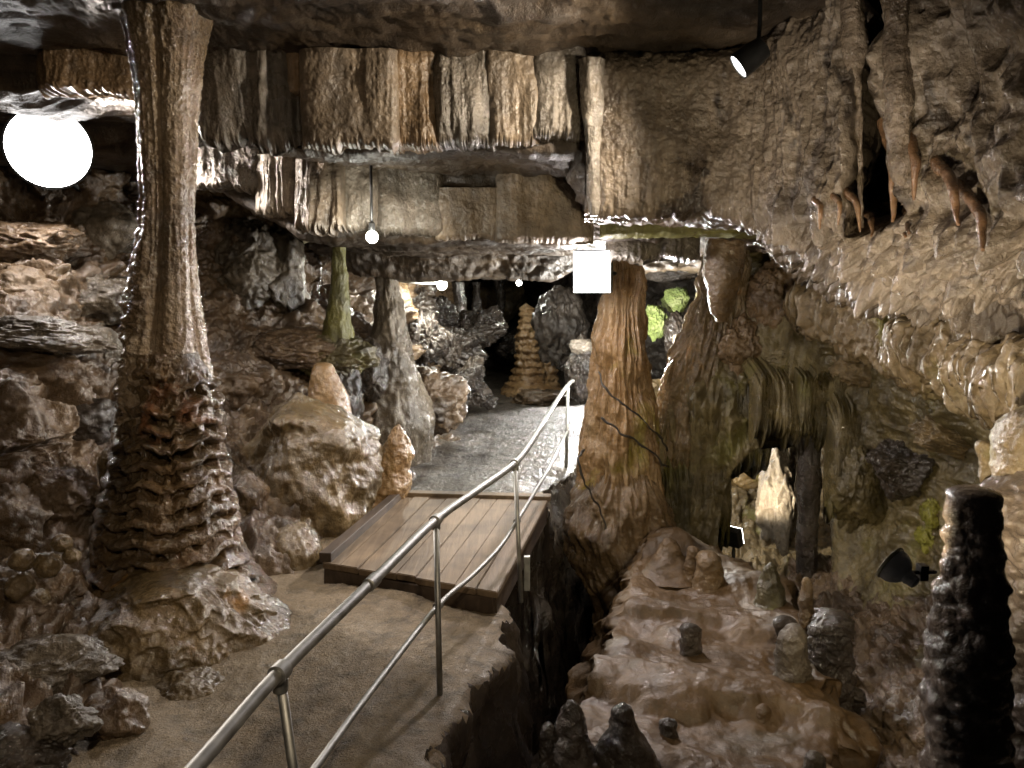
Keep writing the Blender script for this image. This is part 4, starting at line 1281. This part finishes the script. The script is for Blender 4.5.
for x0, x1, y0, y1, d, lab in ((454, 463, 282, 345, 15.5, 'thin dark far column right of the halfway bulb'), (497, 503, 278, 335, 20, 'thin dark far column left of the tiny bulb'), (473, 479, 282, 330, 18, 'thinnest dark far column between two others')):
    pst('far_column', d, [(y0, x0, x1), ((y0 + y1) / 2, x0 + 1, x1), (y1, x0 - 2, x1 + 3)], d_flow(.6), M['darkrock'], lab, 'column', tip=False, nu=60, nv=90)
pst('stalagmite', 8.4, [(362, 315, 331), (372, 312, 336), (395, 309, 345), (425, 303, 352), (460, 292, 362), (520, 280, 370)], d_soft(.35), M['orange'], 'stubby orange topped stalagmite on the left slope', 'stalagmite', nv=200, flat=True)
pst('stalagmite', 7.9, [(424, 393, 404), (436, 386, 409), (458, 373, 414), (485, 362, 412), (510, 352, 402), (545, 344, 392)], d_soft(.7), M['orange'], 'wedge shaped tan stalagmite at the left edge of the path behind the bridge', 'stalagmite', nv=200)
pst('rock_stub', 5.9, [(448, 104, 118), (456, 102, 122), (480, 102, 126), (520, 100, 126)], d_soft(.4), M['apron'], 'small pale stub on the left flank of the terraced column', 'stalagmite', nu=80, nv=90)

# ================================================================== ROCKS
GR = 'rocks on the left slope'
def R(name, px, py, d, *a, **k):
    return rock(name, px, py, d + (.25 if k.get('group') == GR else 0), *a, **k)


R('boulder', 425, 402, 11.0, 92, 84, M['rock'], 11, 'large brown boulder beside the path beyond the bridge', sub=6, rot=.3)
def d_bank(p, n, th, s, r):
    return .16 * fbm(p * 1.5, 3) + .05 * ridged(p * A3(3, 3, 1.2), 3) + .012 * fbm(p * 14, 3)


pst('flowstone_bank', 7.5, [(392, 284, 312), (410, 268, 334), (440, 252, 360), (475, 240, 378), (510, 236, 372), (545, 240, 352), (580, 246, 336), (640, 250, 330)], d_bank, M['apron'], 'large smooth brown flowstone bank between terraced column and bridge', 'flowstone', nu=260, nv=260, sm=15)
pst('flowstone_knee', 6.7, [(470, 232, 256), (490, 224, 268), (520, 222, 276), (550, 226, 284), (585, 230, 290), (640, 232, 292)], d_bank, M['terrace'], 'lower brown flowstone hump right beside the terraced column', 'flowstone', nu=180, nv=200, sm=15)
R('boulder', 296, 560, 6.4, 60, 80, M['apron'], 14, 'round brown rock at the front left bridge corner', sub=5, sharp=.85)
R('boulder', 48, 335, 6.6, 150, 40, M['greyrock'], 15, 'flat shiny slab high on the far left', sub=6, sharp=.6, tilt=.08)
R('boulder', 30, 372, 6.4, 150, 60, M['rock'], 16, 'brown block under the flat shiny slab', group=GR)
R('boulder', 90, 350, 6.9, 70, 50, M['greyrock'], 17, 'grey block between flat slab and column', group=GR)
R('boulder', 100, 300, 7.6, 110, 60, M['greyrock'], 18, 'grey angular rock left of the column shaft', group=GR, sub=6)
R('boulder', 30, 245, 7.4, 110, 60, M['rock'], 19, 'brown rock below the round flood lamp', group=GR, sub=6)
R('boulder', 100, 235, 8.2, 90, 70, M['greyrock'], 20, 'rounded grey rock behind the column shaft', group=GR)
R('boulder', 20, 290, 7.0, 80, 50, M['rock'], 21, 'dull rock over the flat shiny slab', group=GR)
R('boulder', 240, 270, 9.4, 90, 110, M['greyrock'], 22, 'tall greenish block right of the column shaft', group=GR, sub=6, sharp=.55)
R('boulder', 285, 280, 9.6, 56, 100, M['greyrock'], 23, 'upright block left of the thin green column', group=GR, sharp=.55)
R('boulder', 230, 390, 8.2, 110, 90, M['rock'], 24, 'brown rock right behind the terraced base', group=GR, sub=6)
R('boulder', 300, 350, 9.0, 110, 48, M['rock'], 25, 'broad brown shelf rock above the stubby stalagmite', group=GR, sub=6)
R('boulder', 332, 356, 9.25, 96, 56, M['green'], 150, 'mossy tinted rock carrying the thin yellow green column', sub=6, sharp=.6)
R('boulder', 370, 370, 9.6, 50, 70, M['darkrock'], 26, 'dark upright rock behind the stubby stalagmite', group=GR)
R('boulder', 345, 395, 9.0, 40, 80, M['darkrock'], 27, 'dark wet rock between the two tan stalagmites', group=GR)
R('boulder', 20, 440, 5.9, 110, 60, M['rock'], 28, 'brown rock low under the far left block', group=GR, sub=6)
R('boulder', 80, 420, 6.2, 80, 60, M['darkrock'], 29, 'dark rock left of the upper terraces', group=GR)
R('boulder', 60, 490, 5.6, 90, 80, M['rock'], 30, 'brown rock left of the middle terraces', group=GR, sub=6)
R('boulder', 10, 520, 5.2, 80, 90, M['rock'], 31, 'brown rock at the left picture edge, level with the terraces', group=GR)
for i, (x, y, w, h, lab) in enumerate([(62, 543, 22, 20, 'topmost orange cobble of the heap left of the column foot'), (48, 565, 28, 28, 'orange cobble in the middle of the heap'), (20, 588, 30, 34, 'largest orange cobble at the left of the heap'), (72, 556, 20, 16, 'flat orange cobble at the right of the heap'), (40, 598, 22, 20, 'pale cobble low in the heap'), (22, 560, 26, 26, 'dull cobble at the back of the heap')]):
    R('cobble', x, y, 4.55, w, h, M['apron'], 60 + i, lab, cat='stone', group='orange cobbles left of the column foot', sub=4, sharp=.9)
R('boulder', 30, 605, 4.75, 130, 110, M['rock'], 66, 'brown bank under the orange cobbles', 'rock bank', sub=6)
R('boulder', 50, 668, 4.1, 150, 66, M['greyrock'], 67, 'jagged grey slab at the lower left, in front of the column foot', sub=6, sharp=.6, tilt=-.15)
R('boulder', 62, 720, 3.35, 84, 66, M['greyrock'], 68, 'angular shiny grey rock at the lower left', sub=6, sharp=.55, tilt=-.25)
R('boulder', 118, 715, 3.55, 70, 70, M['rock'], 69, 'brown rock beside the angular shiny grey one', group=GR)
R('boulder', 10, 765, 2.95, 130, 90, M['darkrock'], 70, 'dark rock in the lower left corner', group=GR, sub=6)
R('boulder', 190, 706, 4.3, 110, 80, M['apron'], 71, 'tan rock at the column foot beside the path', 'rock', sub=6, sharp=.8)
R('boulder', 265, 600, 5.9, 40, 50, M['apron'], 72, 'brown wet rock where the path meets the column foot', group=GR)
GB = 'dark rocks along the left of the far path'
for i, (x, y, d, w, h, lab) in enumerate([(470, 385, 12.6, 50, 60, 'dark wet rock nearest the far bend'), (455, 350, 13.6, 70, 60, 'dark rock above the bend'), (480, 330, 15, 60, 50, 'dark rock under the thin far columns'), (425, 340, 12.6, 60, 70, 'dark rock behind the large brown boulder'), (487, 400, 13, 24, 20, 'small wet rock touching the far path'), (515, 345, 20, 40, 40, 'far dark rock behind the tall ringed stalagmite'), (410, 310, 13.2, 60, 60, 'dark rock below the lamp arm'), (440, 320, 14.4, 50, 50, 'dark rock under the halfway bulb')]):
    R('boulder', x, y, d, w, h, M['darkrock'], 80 + i, lab, group=GB, sub=6, sharp=.5, rough=1.7, cuts=22)
R('boulder', 582, 370, 12.2, 36, 76, M['darkrock'], 100, 'dark upright rock with a pale cap left of the orange column', sub=6)
R('boulder', 581, 346, 12.0, 30, 18, M['white'], 101, 'pale crumbly cap on the upright rock left of the orange column', sub=5)  # pale rock added as the lamp-lit top of the dark one
R('boulder', 560, 330, 15, 60, 90, M['far'], 102, 'far dark rock mass between ringed stalagmite and square lamp', sub=6)
R('boulder', 540, 400, 15.5, 70, 24, M['rock'], 103, 'low rubble foot of the tall ringed stalagmite', sub=5)
R('boulder', 905, 468, 7.1, 80, 70, M['darkrock'], 140, 'blue grey rock set in the right wall left of the broken stalagmite', sub=6, sharp=.6)
R('boulder', 850, 480, 7.7, 50, 90, M['wallr'], 141, 'tan lobe right of the arch', sub=6, sharp=.85)
for i, (x, y, w, h, lab) in enumerate([(934, 512, 30, 34, 'upper vivid green crust behind the broken stalagmite'), (928, 536, 24, 40, 'lower vivid green crust behind the reflector spotlight')]):
    R('algae_patch', x, y, surf(wall_right, x, y) + .08, w, h, M['algae2'], 142 + i * 20, lab, 'algae rock', sub=5, sharp=.6, rough=2, dep=.16)
R('boulder', 960, 440, 6.5, 130, 44, M['ochre'], 143, 'long ochre bedded rock under the fringed ledge', sub=6, sharp=.6, tilt=.2)
R('boulder', 780, 300, 8.7, 70, 90, M['trunk'], 144, 'grey brown rounded lobe right of the blunt stalactite', 'flowstone', sub=6, sharp=.9, rough=1.3)
R('boulder', 830, 330, 8.3, 80, 90, M['wallr'], 145, 'broad olive lobe in the middle of the right wall', 'flowstone', sub=6, sharp=.9, rough=1.3)
R('boulder', 740, 350, 8.8, 60, 80, M['trunk'], 146, 'brown lobe at the right flank of the cascade', 'flowstone', sub=6, sharp=.9, rough=1.3)
R('boulder', 790, 372, 8.5, 70, 60, M['wallr'], 147, 'rounded olive lobe above the arch fringe', 'flowstone', sub=6, sharp=.9, rough=1.3)
R('boulder', 870, 372, 7.9, 80, 60, M['ochre'], 148, 'ochre lobe under the left end of the ledge', 'flowstone', sub=6, sharp=.85, rough=1.3)
# far chamber, mossy rocks
R('boulder', 500, 300, 24, 60, 50, M['ochre'], 104, 'ochre rock glowing behind the thin far columns', sub=5)
R('moss_rock', 676, 300, 12.0, 30, 28, M['moss'], 110, 'round mossy green rock lit beyond the orange column', 'mossy rock', sub=6, rough=2.2, sharp=.9)
R('moss_rock', 654, 322, 11.6, 30, 40, M['moss'], 111, 'lower mossy green rock beside the orange column', 'mossy rock', sub=6, rough=2.2, sharp=.8)
R('boulder', 676, 335, 11.3, 30, 50, M['darkrock'], 112, 'dark rock in front of the round mossy one', sub=5)
R('boulder', 668, 270, 12.6, 70, 26, M['far'], 113, 'dark hanging rock over the mossy rocks', 'rock', sub=6)

# ================================================================== LAMPS OUT OF VIEW (unseen, placed for the light they give)
def hidden_lamp(c, tgt, power, col, ang, lab):
    o = empty('unseen_spotlight', c, lab, 'lamp')
    ax = unit(np.array(tgt) - np.array(c))
    revolve('housing', c - ax * .2, ax, [(0, .05), (.01, .07), (.10, .083), (.20, .088), (.20, .078), (.17, .074)], M['lampblack'], parent=o, seg=32)
    revolve('lens', c - ax * .012, ax, [(0, .078), (.006, .07), (.01, .02)], M['e_spot'], parent=o, seg=32)
    light('beam', 'SPOT', c + ax * .05, power, col, .07, o, target=tgt, angle=ang, blend=.8)


hidden_lamp(A3(.6, -.5, 3.7), P(170, 520, 5.4), 370, (1, .80, .56), 68, 'unseen added spotlight overhead behind the viewpoint')  # added out of view to light the front of the left column
hidden_lamp(A3(-.15, 2.5, -.75), P(856, 262, 4.9), 680, (1, .90, .80), 34, 'unseen spotlight down in the chasm aimed up at the overhang')  # unseen, set low to rake light over the overhang underside
c = P(624, 350, 9.75)
L9 = empty('post_lamp', c, 'lamp on a post hidden behind the orange column', 'lamp')
revolve('bulb', c, (0, 0, 1), [(-.07, .002), (-.05, .05), (0, .07), (.05, .05), (.07, .002)], M['e_bulb'], parent=L9, seg=24)
tube('post', [c - A3(0, 0, .06), A3(c[0], c[1], -.3)], .02, M['lampblack'], parent=L9)
light('glow', 'POINT', c + A3(0, 0, .13), 620, (1, .98, .92), .07, L9)
c = P(622, 362, 16.5)
L10 = empty('bollard_lamp', c, 'low lamp beside the far path, hidden by the orange column', 'lamp')
revolve('bulb', c, (0, 0, 1), [(-.07, .002), (-.05, .05), (0, .07), (.05, .05), (.07, .002)], M['e_bulb'], parent=L10, seg=24)
tube('post', [c - A3(0, 0, .06), A3(c[0], c[1], -.1)], .03, M['lampblack'], parent=L10)
light('beam', 'SPOT', c + A3(-.1, -.1, .13), 1600, (1, .98, .95), .10, L10, target=W(535, 425, 0), angle=50, blend=.6)

hidden_lamp(P(512, 262, 21.5), P(500, 300, 24), 260, (1, .8, .5), 120, 'spotlight over the far ochre rock')

# ================================================================== WORLD, CAMERA, COLOUR
w = bpy.data.worlds.new('cave_dark'); sc.world = w; w.use_nodes = True
w.node_tree.nodes['Background'].inputs[0].default_value = (.5, .45, .4, 1)
w.node_tree.nodes['Background'].inputs[1].default_value = .004
cam = bpy.data.cameras.new('camera'); cam.sensor_width = 36; cam.lens = 36 * F / 1024; cam.clip_end = 200
co = bpy.data.objects.new('camera', cam); C.objects.link(co)
co.location = (0, 0, CAMZ); co.rotation_euler = (math.pi / 2 - TH, 0, 0)
sc.camera = co
sc.view_settings.view_transform = 'Standard'
sc.view_settings.look = 'None'
sc.view_settings.gamma = 1
sc.view_settings.use_curve_mapping = False
sc.view_settings.exposure = 0.0
